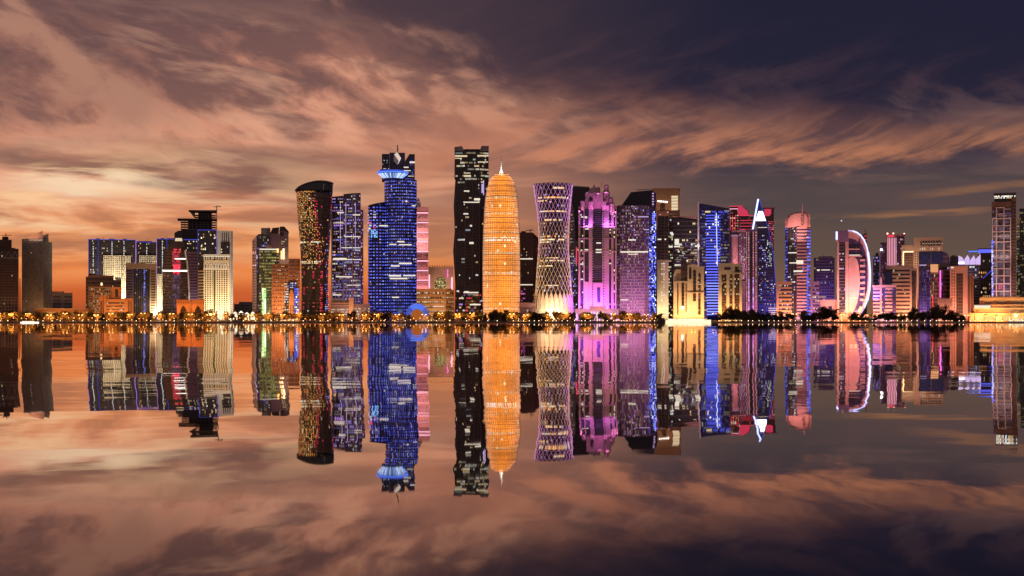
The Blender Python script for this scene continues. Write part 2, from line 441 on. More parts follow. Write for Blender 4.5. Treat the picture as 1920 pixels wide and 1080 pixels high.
    def flood(s, x0, x1, py_at, py_aim, col, kw, dist=22.0, h=1.5, spread=150):
        """row of floodlights on the forecourt, washing up the facade"""
        l = bpy.data.lights.new('floodlight', 'AREA'); l.shape = 'RECTANGLE'
        l.size = max(4.0, (x1 - x0) * s.s * .8); l.size_y = h; l.energy = kw * 1000; l.color = col; l.spread = R(spread)
        o = bpy.data.objects.new('floodlight', l); COL.objects.link(o)
        p = Vector((s.X((x0 + x1) / 2), s.D - dist, s.Z(py_at))); q = Vector((s.X((x0 + x1) / 2), s.D, s.Z(py_aim)))
        o.parent = s.e; o.location = p - s.o; o.rotation_euler = (q - p).to_track_quat('-Z', 'Y').to_euler()
        return o
    def dome(s, name, mat, cx, rx, py_base, h_px, d=0.0, parent=None):
        rings = [s.ring(cx, max(.05, rx * math.cos(t * math.pi / 12)), py_base - h_px * math.sin(t * math.pi / 12), 16, cdy=d) for t in range(7)]
        return s.loft(name, mat, rings, True, True, parent)
    def tube(s, name, mat, cx, r0, r1, y0, y1, d=0.0, n=10):
        return s.loft(name, mat, [s.ring(cx, r0, y0, n, cdy=d), s.ring(cx, r1, y1, n, cdy=d)], False, True)
    def crane(s, cx, base, top, jib0, jib1, d=10):
        b = s.e
        o = s.beam('crane_mast', ST['dark'], (cx, d, base), (cx, d, top), 1.4)
        s.beam('crane_jib', ST['dark'], (jib0, d, top + 1.5), (jib1, d, top + 1), 1.0)
        s.beam('crane_tie', ST['dark'], (cx, d, top - 2), (jib1, d, top + 1), .5)
WARMF = (1.0, .62, .30); SODIUM = (1.0, .46, .15); WHITEF = (1.0, .86, .62); PURPF = (.62, .2, 1.0)

def lerp(a, b, t): return a + (b - a) * t
def std(b, pts, top, glass, depth, band=None, pier=None, lit=None, y1=None, bot=None):
    """glass body with slab bands, piers and lit panes on every front face"""
    tops = list(top) if isinstance(top, (list, tuple)) else [top] * len(pts)
    body = b.prism('body', GL[glass] if isinstance(glass, str) else glass, pts, tops, bot, depth); b.par = body
    yb = y1 if y1 is not None else (bot if bot is not None else b.pyg)
    tot = sum(abs(q[0] - p[0]) for p, q in zip(pts, pts[1:]))
    for k, (p, q) in enumerate(zip(pts, pts[1:])):
        w = abs(q[0] - p[0])
        if w < 3: continue
        yt = max(tops[k], tops[k + 1])
        if band: b.bands(band[0], p, q, yt, yb, band[1], band[2], band[3] if len(band) > 3 else .5)
        if pier:
            n = max(1, round(pier[1] * w / tot))
            b.piers(pier[0], p, q, yt, yb, n, pier[2], pier[3] if len(pier) > 3 else .8, name=pier[5] if len(pier) > 5 else 'pier', joined=pier[4] if len(pier) > 4 else False)
        if lit:
            d = dict(lit); n = max(1, round(d.pop('nx') * w / tot)); nz = d.pop('nz')
            b.panes(p, q, yt + d.pop('y0', 1), d.pop('y1', yb), n, nz, d.pop('pal'), **d)
    b.par = None
    if depth and depth >= 16 and tot > 14 and max(tops) - min(tops) < 3:
        xa, xb = pts[0][0], pts[-1][0]
        for _ in range(2):
            c = b.seed.uniform(xa + 5, xb - 5); w = b.seed.uniform(2, 4.5); b.box('roof_plant', ST['dgrey'], c - w, c + w, min(tops) - b.seed.uniform(1.0, 2.4), min(tops) + .4, 6, 12)
        if b.seed.random() < .5: c = b.seed.uniform(xa + 3, xb - 3); b.beam('antenna', ST['dark'], (c, 8, min(tops)), (c, 8, min(tops) - b.seed.uniform(4, 8)), .5)
    return body
def strips(b, led, lst, d=-0.9, name='lit_window'):
    for x0, x1, y0, y1 in lst: b.strip(led, x0, x1, y0, y1, d, .3, name)

# ================================================================== left end of the skyline
b = B('construction_tower', 'dark brown unfinished tower at the far left edge with a mast on top', 2120, -14, 36, land='unfinished brown tower')
std(b, [(-16, 0), (35, 0)], 466, 'brown', 40, (ST['brown'], 26, .3), (ST['dark'], 12, .3, .8), dict(nx=14, nz=26, pal=WARM + RED, prob=.03, k=(.2, .7)))
b.box('upper_block', ST['dark'], -12, 22, 449, 466.2, 4, 30)
b.bands(ST['brown'], (-12, 4), (22, 4), 450, 466, 4, .35)
b.box('core', ST['dark'], 4, 16, 443, 449, 10, 22)
b.beam('mast', ST['dark'], (11, 12, 443), (11, 12, 437), 1.2)
b.beam('crane_jib', ST['dark'], (1, 12, 441), (21, 12, 440), .8)
for x in (-8, 4, 16, 28):
    b.beam('truss_brace', ST['grey'], (x - 6, -1.2, 483), (x, -1.2, 471), 1.0); b.beam('truss_brace', ST['grey'], (x + 6, -1.2, 483), (x, -1.2, 471), 1.0)
b.box('truss_chord', ST['grey'], -15, 34, 483, 485, -1.6, -.4)
b.bands(ST['grey'], (-15, -.6), (34, -.6), 557, 592, 6, .22, .8, 'balcony_band'); b.piers(ST['tan'], (-15, -.6), (34, -.6), 557, 592, 8, .18, .6)
b.beam('hoist_mast', ST['tan'], (37.5, 3, 594), (37.5, 3, 522), 1.4)

b = B('glass_tower', 'grey glass tower with a slanted pinkish roof wedge', 2200, 41, 98, land='grey glass tower with the slanted roof')
std(b, [(41, 6), (80, 0), (91, 8)], 448, 'grey', 34, (ST['dgrey'], 34, .16, .25), (ST['grey'], 22, .10, .4, True, 'mullions'), dict(nx=16, nz=34, pal=WARM, prob=.015, k=(.1, .5)))
b.prism('side_block', GL['grey'], [(91.2, 9), (98, 15)], 453, None, 34); b.bands(ST['dgrey'], (91.2, 9), (98, 15), 454, 598, 34, .2, .25)
b.outline('roof_wedge', ST['pink'], [(48, 447.9), (80, 447.9), (80, 432)], 4, 12)
b.outline('roof_fin', ST['grey'], [(81, 447.9), (91, 447.9), (91, 437), (81, 441)], 8.5, 18)
b.box('edge_fin', ST['grey'], 79.4, 80.8, 440, 598, -1.5, .6)
b.flood(41, 98, 596, 560, SODIUM, 8, 20); b.flood(45, 80, 449, 436, (1., .6, .4), 2.0, 10)  # second flood is an added lamp imitating sky glow on the roof wedge

b = B('office_block', 'small grey block with dark window bands beside the grey glass tower', 2180, 97, 136, 'building')
b.box('wall', ST['grey'], 98, 136, 549, 600, 0, 20); b.box('stair_core', ST['grey'], 115, 120, 546, 600, -1, 10)
for x0, x1 in ((99, 114), (121, 135)):
    for k in range(6): b.box('window', GL['dark'], x0, x1, 555 + k * 6.5, 558.4 + k * 6.5, -.3, .3)
b.box('parapet', ST['grey'], 97.5, 114, 546.5, 549, -.5, 3)

b = B('pavilion', 'long low flat-roofed hall glowing orange behind the left promenade', 2090, 65, 176, 'building')
b.box('roof', ST['tan'], 65, 176, 578, 581, -3, 22); b.box('wall', ST['orange'], 66, 175, 581, 600, 2, 20)
b.piers(ST['tan'], (66, 0), (175, 0), 581, 600, 22, .2, 1.0, 'column')
b.panes((66, 1.9), (175, 1.9), 582, 598, 22, 1, GOLD, .7, (.2, .8), .7, .7)
b.box('stair_tower', ST['grey'], 49, 66, 577, 600, 0, 14); b.flood(65, 175, 598, 585, SODIUM, 6, 12)

EZ = 'row of blue-outlined slab towers'
def ezdan(x0, x1, top, D, label, dots, cream, edges, topled=True, rwhite=None):
    b = B('slab_tower', label, D, x0, x1, group=EZ)
    std(b, [(x0, 0), (x1, 0)], top, 'dark', 22, (ST['dark'], 34, .2, .3), None, dict(nx=int((x1 - x0) / 3), nz=34, pal=WARM, prob=.085, k=(.3, 1.1), fx=.55, fz=.45))
    for x in edges: b.strip('bluesoft', x - .35, x + .35, top, 545, -.4, .5)
    if topled: b.strip('bluesoft', x0, x1, top - .2, top + .7, -.4, .5)
    for x in dots: b.panes((x - .9, -.1), (x + .9, -.1), top + 3, 545, 1, 30, COOL, .95, (.8, 1.7), .8, .5, .2, name='light_dots')
    for (a, c, y0, y1, nx, nz) in cream:
        b.box('screen_backing', GL['brown'], a, c, y0, y1, -.8, -.05)
        b.bands(ST['cream'], (a, -.8), (c, -.8), y0, y1, nz, .46, .5, 'screen_band'); b.piers(ST['cream'], (a, -.8), (c, -.8), y0, y1, nx, .42, .7, 'screen_pier')
        b.flood(a, c, 592, y0 + 30, WHITEF, 60, 40)
    for k in range(3):
        xx = lerp(x0 + 5, x1 - 8, (k + .5) / 3); b.box('plant_room', ST['dark'], xx - 4, xx + 4, top - 1.8, top + .1, 5, 12)
    return b
ezdan(166, 254.6, 449, 2300, 'widest dark slab tower outlined in blue with a cream lower screen', (175, 210, 232.5), [(194, 215, 479, 560, 6, 24), (215, 233, 479, 520, 5, 12), (228, 245, 479, 560, 5, 24)], (166, 184, 254.2))
ezdan(255.4, 293.2, 453.5, 2304, 'narrow middle slab tower outlined in blue behind the dark glass portal block', (275,), [(261, 293, 479, 520, 9, 12)], (255.6,))
ezdan(294, 344, 448, 2296, 'slab tower with a white dotted column left of the red-lit arched tower', (304.5,), [(294.5, 305, 514, 592, 3, 22)], (294.2, 313))

b = B('office_block', 'dark brown block with flat bands in front of the widest slab tower', 2190, 161, 228, 'building', land='dark brown block')
std(b, [(161, 0), (213, 0)], 519, 'brown', 20, (ST['brown'], 12, .35), None, dict(nx=18, nz=12, pal=WARM, prob=.03, k=(.2, .6)))
b.prism('side_block', GL['brown'], [(213.2, 2), (228, 2)], 525, None, 20); b.bands(ST['brown'], (213.2, 2), (228, 2), 526, 598, 11, .3)
b.box('parapet', ST['tan'], 165, 213, 516.5, 519, 1, 4); b.box('stair_core', ST['dark'], 166, 180, 513.8, 516.5, 6, 12)
b.flood(161, 228, 594, 545, SODIUM, 5, 22)

b = B('grid_block', 'small block with a gold window grid and a lit roof lantern', 2130, 166, 208, 'building')
std(b, [(166, 0), (208, 0)], 539, 'brown', 16, (ST['tan'], 14, .3, .4), (ST['tan'], 11, .28, .6), dict(nx=11, nz=14, pal=GOLD + WARM, prob=.55, k=(.08, .4), fx=.7, fz=.7))
b.box('cornice', ST['tan'], 165.5, 208.5, 537.5, 539.5, -1, 16)
b.tube('lantern', LED['warm'], 190.5, 1.4, 1.8, 530, 537, 4); b.box('lantern_base', ST['tan'], 186.5, 194.5, 535, 537.5, 1, 7); b.flood(166, 208, 596, 560, SODIUM, 5, 18)

b = B('stepped_block', 'orange floodlit stepped block with flat window bands on the left promenade', 2070, 187, 250, 'building', land='orange stepped block')
b.box('tower_block', ST['orange'], 208.5, 228, 538, 600, 5, 18); b.box('slot_window', GL['dark'], 216, 221, 542, 557, 4.7, 5.5)
b.box('wing', ST['orange'], 187, 205, 555, 600, 0, 16); b.box('wing', ST['orange'], 234, 250, 559, 600, -.4, 16)
b.box('wall', ST['orange'], 199, 240, 561, 600, -2, 15); b.box('corner_pier', ST['orange'], 194.5, 199.5, 553, 600, -2.6, 6)
for k in range(5): b.box('window_band', GL['brown'], 200, 233, 567 + k * 6, 569.6 + k * 6, -2.3, -1.6)
for x in (189, 193, 237, 241, 245): b.box('slot_window', GL['brown'], x, x + 1.6, 565, 590, -.7, .2)
b.panes((200, -2.4), (233, -2.4), 566, 596, 11, 5, WARM, .12, (.3, .8), .8, .4)
b.flood(187, 250, 597, 575, SODIUM, 9, 18)

b = B('portal_tower', 'beige portal-framed tower with a tall dark glass centre and a blue streak', 2250, 236, 293, land='beige portal tower')
b.box('body', GL['dark'], 237, 292.5, 499, 600, 2, 24)
b.box('left_leg', ST['mauve'], 236, 250, 496, 600, 0, 20); b.box('right_leg', ST['beige'], 281, 293, 496, 600, 0, 20); b.box('lintel', ST['beige'], 236, 293, 493.5, 504, -.5, 20)
for k in range(17): b.box('window_band', GL['dark'], 238, 249, 507 + k * 5, 509 + k * 5, -.3, .3); b.box('window_band', GL['brown'], 283, 291.5, 507 + k * 5, 509 + k * 5, -.3, .3)
b.piers(ST['dgrey'], (250, 1.9), (281, 1.9), 504, 598, 8, .12, .5, 'mullion')
b.panes((269, 1.6), (272, 1.6), 505, 590, 2, 34, BLUE, .7, (.4, 2.2), .8, .7)
b.panes((250, 1.5), (281, 1.5), 505, 590, 12, 22, WARM + BLUE, .05, (.2, .8))
b.flood(279, 295, 594, 550, WHITEF, 9, 20); b.flood(236, 252, 594, 550, WARMF, 5, 20)

b = B('arched_tower', 'dark tower with a curved shoulder and a red glowing arched bay', 2170, 304, 355, land='red-lit arched tower')
b.outline('body', GL['brown'], [(304.5, 600), (304.5, 500), (308, 480), (314, 464), (322, 452), (330, 446), (344, 446), (347, 470), (352, 520), (355, 600)], 0, 26)
b.outline('crown', LED['softwarm'], [(328, 452), (329, 446.4), (341, 446.4), (342, 452)], -.8, -.1)
for k in range(22):
    y = 470 + k * 5.6; b.box('floor_band', ST['brown'], 310 if y < 490 else 305.5, 346 if y < 500 else 351.5, y, y + 1.5, -.5, .1)
strips(b, 'white', [(305, 354.5, 506.6, 508.8), (328, 349, 484.4, 486)], -1.0, 'light_strip')
b.panes((323, -.3), (339, -.3), 466, 516, 7, 12, RED, .85, (.25, 1.3), .85, .75)
b.panes((325, -.6), (337, -.6), 496, 512, 5, 4, RED, 1, (1.0, 2.0), .9, .85)
b.panes((322, -.3), (339, -.3), 516, 585, 8, 16, VIO, .75, (.06, .25), .8, .7)
b.panes((305, -.3), (322, -.3), 510, 590, 8, 16, WARM, .3, (.08, .3)); b.panes((339, -.3), (352, -.3), 520, 590, 6, 14, WARM, .2, (.1, .3))
b.box('bay_rib', ST['dgrey'], 322, 323.2, 462, 596, -1.2, 0); b.box('bay_rib', ST['dgrey'], 339, 340.2, 462, 596, -1.2, 0)

b = B('flared_tower', 'slim grey tower flaring outwards at its top beside the red-lit arch', 2140, 346, 372)
b.outline('body', ST['mauve'], [(354, 600), (353.6, 545), (352, 515), (349.5, 490), (346, 471), (372, 473), (370.5, 600)], 0, 16)
for (x0, y0), (x1, y1) in zip([(346, 471), (349.5, 490), (352, 515), (353.6, 545)], [(349.5, 490), (352, 515), (353.6, 545), (354, 600)]):
    b.beam('edge_fin', ST['white'], (x0 + 1, -.8, y0), (x1 + 1, -.8, y1), 2.2)
for k in range(22):
    y = 476 + k * 5.4; b.box('window_band', GL['violet'], 353 + (520 - y) * -.06 if y < 520 else 356, 370, y, y + 2.6, -.3, .2)
b.flood(346, 372, 596, 545, (.95, .85, .8), 9, 22)

b = B('construction_tower', 'dark concrete tower under construction with stacked flaring slabs and a crane', 2520, 333, 415, land=None)
b.box('body', ST['dgrey'], 344, 405, 430, 600, 3, 40)
b.bands(ST['dark'], (344, 3), (405, 3), 432, 500, 16, .4, .6); b.piers(ST['dark'], (344, 3), (405, 3), 432, 500, 12, .3, .8)
b.box('middle_core', ST['dgrey'], 352, 398, 412, 430.2, 14, 30)
for k in range(4): b.box('floor_slab', ST['dgrey'], 339, 405, 415.5 + k * 4.4, 416.6 + k * 4.4, 5, 36)
b.piers(ST['grey'], (339, 6), (405, 6), 412, 430, 9, .12, .8, 'column')
b.box('flaring_slab', ST['dark'], 333, 406, 410, 412, 0, 40)
b.box('upper_core', ST['dgrey'], 372, 397, 398, 410.2, 14, 28); b.piers(ST['grey'], (365, 8), (404.5, 8), 398, 410, 6, .12, .8, 'column')
for k in range(2): b.box('floor_slab', ST['dgrey'], 365, 404.5, 402 + k * 4, 403 + k * 4, 8, 32)
b.outline('roof_slab', ST['dgrey'], [(353.5, 394), (407, 393.5), (405.5, 396.6), (360, 396.6), (355, 395.4)], 0, 38)
b.outline('slab_soffit', ST['grey'], [(357, 398.7), (366, 398.7), (365, 408), (361, 404)], 5, 8)
b.outline('gable', ST['dgrey'], [(327, 460), (327, 437), (333, 433), (344, 431), (344, 460)], 10, 30)
b.crane(406.5, 432, 385.5, 400, 415, 6)

b = ezdan(370.5, 406, 431, 2330, 'tallest blue-outlined slab tower with a white right half', (), [], (371, 405.8))
b.box('low_wing', GL['dark'], 345, 370.3, 449.5, 600, .5, 20); b.strip('bluesoft', 345, 370.3, 449, 450.4, 0, .5)
b.panes((345, .5), (370, .5), 451, 500, 9, 12, WARM, .25, (.3, 1.2)); b.box('white_slab', ST['white'], 406.2, 437, 432, 600, 0, 22)
for x in (416, 420, 424, 428): b.box('slot_window', GL['dark'], x, x + 1.6, 436, 452, -.3, .3)
b.box('glazed_block', GL['dark'], 414, 431, 453, 600, -.6, .6); b.panes((414, -.7), (431, -.7), 455, 500, 6, 9, WARM, .22, (.4, 1.4))
b.panes((433, -.1), (436.8, -.1), 434, 590, 1, 44, [(.05, .05, .05)], 0, dim=[(.02, .02, .02)], fx=.5, fz=.5); b.strip('softwarm', 431.4, 432.6, 530, 592, -.7, .3)
b.flood(406, 437, 594, 470, WHITEF, 38, 40); b.panes((376, -.3), (404, -.3), 433, 470, 8, 7, WARM, .16, (.8, 1.8))

b = B('ornate_tower', 'brilliantly lit cream tower with an arcaded cornice and tall white piers', 2100, 371, 431, land='bright cream arcaded tower')
b.prism('body', GL['dark'], [(371.5, 12), (382, 0), (430, 0)], [506, 479, 479], None, 30)
b.bands(ST['cream'], (371.5, 12), (382, 0), 507, 598, 16, .5, .5)
cols = [382, 386.5, 391, 395.5, 399.0, 404.2, 408.5, 413, 417.5, 422, 426.5]
for i, x in enumerate(cols): b.box('pier', ST['cream'], x, x + (2.0 if i not in (4,) else 1.2), 480, 598, -1.4, .2)
b.box('pier', ST['cream'], 428.6, 430.6, 480, 598, -1.5, .2)
for k in range(22):
    y = 509 + k * 4; b.box('spandrel', ST['cream'], 382.2, 399, y, y + 1.3, -.8, .1); b.box('spandrel', ST['cream'], 404.3, 430, y, y + 1.3, -.8, .1)
b.box('cornice', ST['white'], 380.5, 431.5, 477, 480.5, -3, 28); b.strip('softwhite', 381, 431, 480.6, 481.4, -1.6, .6)
b.box('frieze', ST['cream'], 382, 430.4, 488, 493, -1.9, .1); b.box('belt', ST['white'], 381.5, 431, 503, 506, -2.3, .1)
for k in range(9):
    x = 383.5 + k * 5.2; b.outline('arch', ST['white'], [(x, 504), (x, 496), (x + 1, 494), (x + 2.3, 493), (x + 3.6, 494), (x + 4.6, 496), (x + 4.6, 504), (x + 3.6, 504), (x + 3.6, 497), (x + 2.3, 495), (x + 1, 497), (x + 1, 504)], -2.2, -.1)
b.box('entrance_bay', GL['green'], 399.6, 404.2, 506, 598, -1.0, .1); b.panes((382, -.2), (430, -.2), 482, 503, 14, 5, WARM, .6, (.3, 1.0)); b.panes((417, -.9), (422, -.9), 484, 508, 2, 5, RED, .5, (.4, 1.))
b.panes((382, -.2), (430, -.2), 508, 592, 16, 21, WARM, .2, (.2, .7)); b.flood(380, 434, 597, 530, (1.0, .82, .52), 34, 22); b.flood(380, 434, 590, 480, (1.0, .78, .50), 60, 60)

b = B('stone_gate', 'brown stone gatehouse with two tall pointed arches on the promenade', 2030, 331, 383, 'gatehouse', land='stone gatehouse')
b.box('core', GL['dark'], 333, 381, 566, 600, 4, 18)
for x0, x1 in ((331, 357), (359.5, 383)):
    c = (x0 + x1) / 2; b.outline('wall', ST['orange'], [(x0 + 1, 600), (x0, 563), (x1, 563), (x1 - .6, 600), (c + 6, 600), (c + 6, 582), (c + 3, 576), (c, 573), (c - 3, 576), (c - 6, 582), (c - 6, 600)], -1, 3.9)
    b.box('parapet', ST['orange'], x0 - .8, x1 + .8, 561.8, 564.4, -1.6, 4)
    for k in range(5): b.box('dentil', ST['brown'], x0 + 3 + k * 4.6, x0 + 4.6 + k * 4.6, 566, 569.5, -1.3, -.9)
    b.piers(ST['brown'], (c - 6, 3.9), (c + 6, 3.9), 574, 600, 4, .2, .5, 'mullion')
b.box('link_wall', ST['orange'], 357, 359.5, 566, 600, 1, 12); b.panes((334, 3.2), (380, 3.2), 580, 598, 14, 3, GOLD, .25, (.1, .5)); b.flood(331, 383, 600, 580, SODIUM, 3, 14)

b = B('low_block', 'low grey terrace in the gap behind the white lit tents', 2440, 438, 478, 'building')
b.box('wall', ST['grey'], 439, 478, 570, 600, 0, 20); b.bands(ST['dgrey'], (439, 0), (478, 0), 572, 598, 5, .4, .4); b.box('roof_terrace', ST['grey'], 448, 476, 566, 570, 4, 14)

for i, (x, w, y) in enumerate(((417, 9, 583), (429, 10, 586), (441, 9, 584), (452, 10, 582.5), (463, 9, 585), (474, 9, 584), (336, 8, 588), (300, 9, 586))):
    ph = ['beside the bright cream tower', 'second from the bright cream tower', 'third from the bright cream tower', 'midway along the tented terrace', 'second from the green-lit tower', 'next to the green-lit tower', 'under the stone gatehouse', 'below the dotted slab tower'][i]
    b = B('marquee', 'white peaked marquee with glowing canvas, ' + ph, 2036, x - w / 2, x + w / 2, 'marquee', group='lit marquees on the terrace')
    s0 = b.s
    v = [b.P(x - w / 2, 0, y + 4), b.P(x + w / 2, 0, y + 4), b.P(x + w / 2, 7, y + 4), b.P(x - w / 2, 7, y + 4), b.P(x, 3.5, y)]
    b.mesh('canopy', v, [(0, 1, 4), (1, 2, 4), (2, 3, 4), (3, 0, 4)], emis('glowing_canvas', (1, .82, .6), 1.5))  # canvas emits by itself in place of lamps beneath it
    for xx in (-.47, .47):
        for d in (.2, 6.8): b.beam('pole', ST['white'], (x + xx * w, d, y + 4), (x + xx * w, d, 601), .35)
    b.panes((x - w / 2 + .5, 5.5), (x + w / 2 - .5, 5.5), y + 5, 600, 4, 2, [(1, .8, .5), (1, .6, .3)], .8, (1., 4.), .8, .8)

# ------------------------------------------------------------------ left of centre
b = B('corner_tower', 'dark tower with a pale pinkish flank left of the green-lit tower', 2360, 473, 504)
std(b, [(481, 0), (504, 0)], 441, 'dark', 26, (ST['dgrey'], 30, .2, .3), None, dict(nx=8, nz=30, pal=BLUE + WARM + VIO, prob=.22, k=(.15, .8)))
b.prism('flank', ST['pink'], [(473, 16), (481, 0)], [450, 442], None, 26); b.bands(ST['mauve'], (473, 16), (481, 0), 452, 590, 26, .3, .3)
b.strip('lav', 481, 482.4, 478, 486, -.5); b.panes((473, 16), (481, 0), 470, 500, 2, 4, PINKL, .4, (.6, 1.5))
b.box('roof_plant', ST['dark'], 484, 496, 438.5, 441, 6, 14)

b = B('gabled_tower', 'grey tower with two dark gabled roofs and a burning orange light strip', 2430, 489, 541)
b.box('back_slab', ST['grey'], 489.5, 507, 427, 600, 8, 24); b.bands(ST['mauve'], (489.5, 8), (507, 8), 430, 500, 14, .3, .3)
b.outline('gabled_block', ST['mauve'], [(507, 600), (507, 437), (511, 428), (523, 427), (523, 600)], 2, 24); b.outline('gable_roof', ST['dark'], [(506.6, 437.5), (511, 427.2), (524, 426), (520.5, 437.5)], .6, 24.5)
b.outline('gabled_block', ST['mauve'], [(523.2, 600), (523.2, 440), (525, 426), (533, 426), (541, 435), (541, 600)], 0, 24); b.outline('gable_roof', ST['dark'], [(523.5, 433), (525, 424.6), (533.2, 424.6), (541.6, 434), (541.6, 437), (533, 432)], -1, 24.5)
b.box('roof_opening', GL['dark'], 524.5, 532, 436, 442, -.6, .4); b.bands(ST['grey'], (523.5, -.1), (541, -.1), 446, 500, 14, .3, .3); b.strip('warm', 530, 533.2, 466, 486, -.8, .8); b.strip('gold', 526.5, 529, 470, 486, -.6, .4)
b.panes((523.5, -.4), (541, -.4), 443, 490, 5, 12, WARM, .12, (.3, 1.)); b.beam('antenna', ST['dark'], (504, 10, 427), (504, 10, 424), .6); b.flood(523, 541, 500, 460, WARMF, 6, 22)

b = B('lit_glass_tower', 'round-cornered glass tower glowing yellow-green under a white roof line', 2150, 486, 523, land='green-lit glass tower')
std(b, [(486, 5), (490, 0), (518, 0), (523, 6)], 468, 'green', 24, (ST['dgrey'], 24, .22, .4), (ST['dgrey'], 12, .15, .5, True, 'mullions'), dict(nx=13, nz=24, pal=[(1., .75, .15), (.85, .85, .2), (1, .85, .4)], prob=.62, k=(.12, .75), run=.5))
b.strip('softwhite', 486.5, 522, 466.4, 468.6, -.6, .6); b.box('roof_drum', ST['pink'], 498, 511, 462, 467, 6, 16); b.dome('roof_dome', ST['pink'], 503, 5, 462.5, 5, 10)
b.panes((491, -.6), (499, -.6), 540, 592, 3, 12, [(.5, 1, .3), (.8, 1, .5)], .9, (.5, 2.), .8, .8); b.strip('green', 494, 495.4, 545, 596, -1.2); b.strip('white', 497, 498, 560, 600, -1.2)
b.strip('gold', 519, 522.5, 466, 474, -1, .5); b.flood(486, 523, 600, 575, (1, .8, .5), 8, 12)

b = B('punched_block', 'orange stone block with square windows and a dark pointed glass centre', 2080, 509, 565, 'building', land='orange stone block')
b.prism('body', GL['dark'], [(509.5, 0), (541, 0)], 496, None, 22); b.prism('tall_body', GL['dark'], [(541.2, .6), (563, .6)], 486, None, 22)
b.bands(ST['orange'], (509.5, 0), (541, 0), 495, 595, 14, .55, .6); b.piers(ST['orange'], (509.5, 0), (541, 0), 495, 595, 9, .5, .8)
b.bands(ST['orange'], (541.2, .6), (563, .6), 485, 595, 16, .55, .6); b.piers(ST['orange'], (541.2, .6), (563, .6), 485, 595, 6, .5, .8)
b.panes((509.5, 0), (541, 0), 495, 595, 9, 14, WARM + COOL, .45, (.2, 1.2), .5, .45, .3); b.panes((541.2, .6), (563, .6), 485, 595, 6, 16, VIO + WARM, .4, (.2, 1.), .5, .45, .3)
b.outline('pointed_glazing', GL['dark'], [(532, 590), (534, 565), (538, 545), (540, 528), (556, 528), (559, 550), (560, 590)], -1.6, -.9)
b.outline('central_pier', ST['orange'], [(541.5, 595), (542, 552), (545, 543), (548, 543), (551, 552), (551.5, 595)], -2.6, -1.5)
for x in (544, 547, 549.6): b.box('slot_window', GL['dark'], x, x + 1.2, 572, 590, -2.8, -2.5)
b.panes((533, -1.7), (541, -1.7), 530, 588, 3, 12, COOL + WARM, .7, (.4, 1.6)); b.panes((552, -1.7), (560, -1.7), 540, 588, 3, 10, BLUE + COOL, .9, (.8, 2.), .8, .7); b.panes((541, -1.7), (556, -1.7), 529, 541, 5, 3, BLUE + COOL, .6, (.4, 1.4))
b.flood(509, 565, 599, 550, (1., .55, .26), 22, 26)

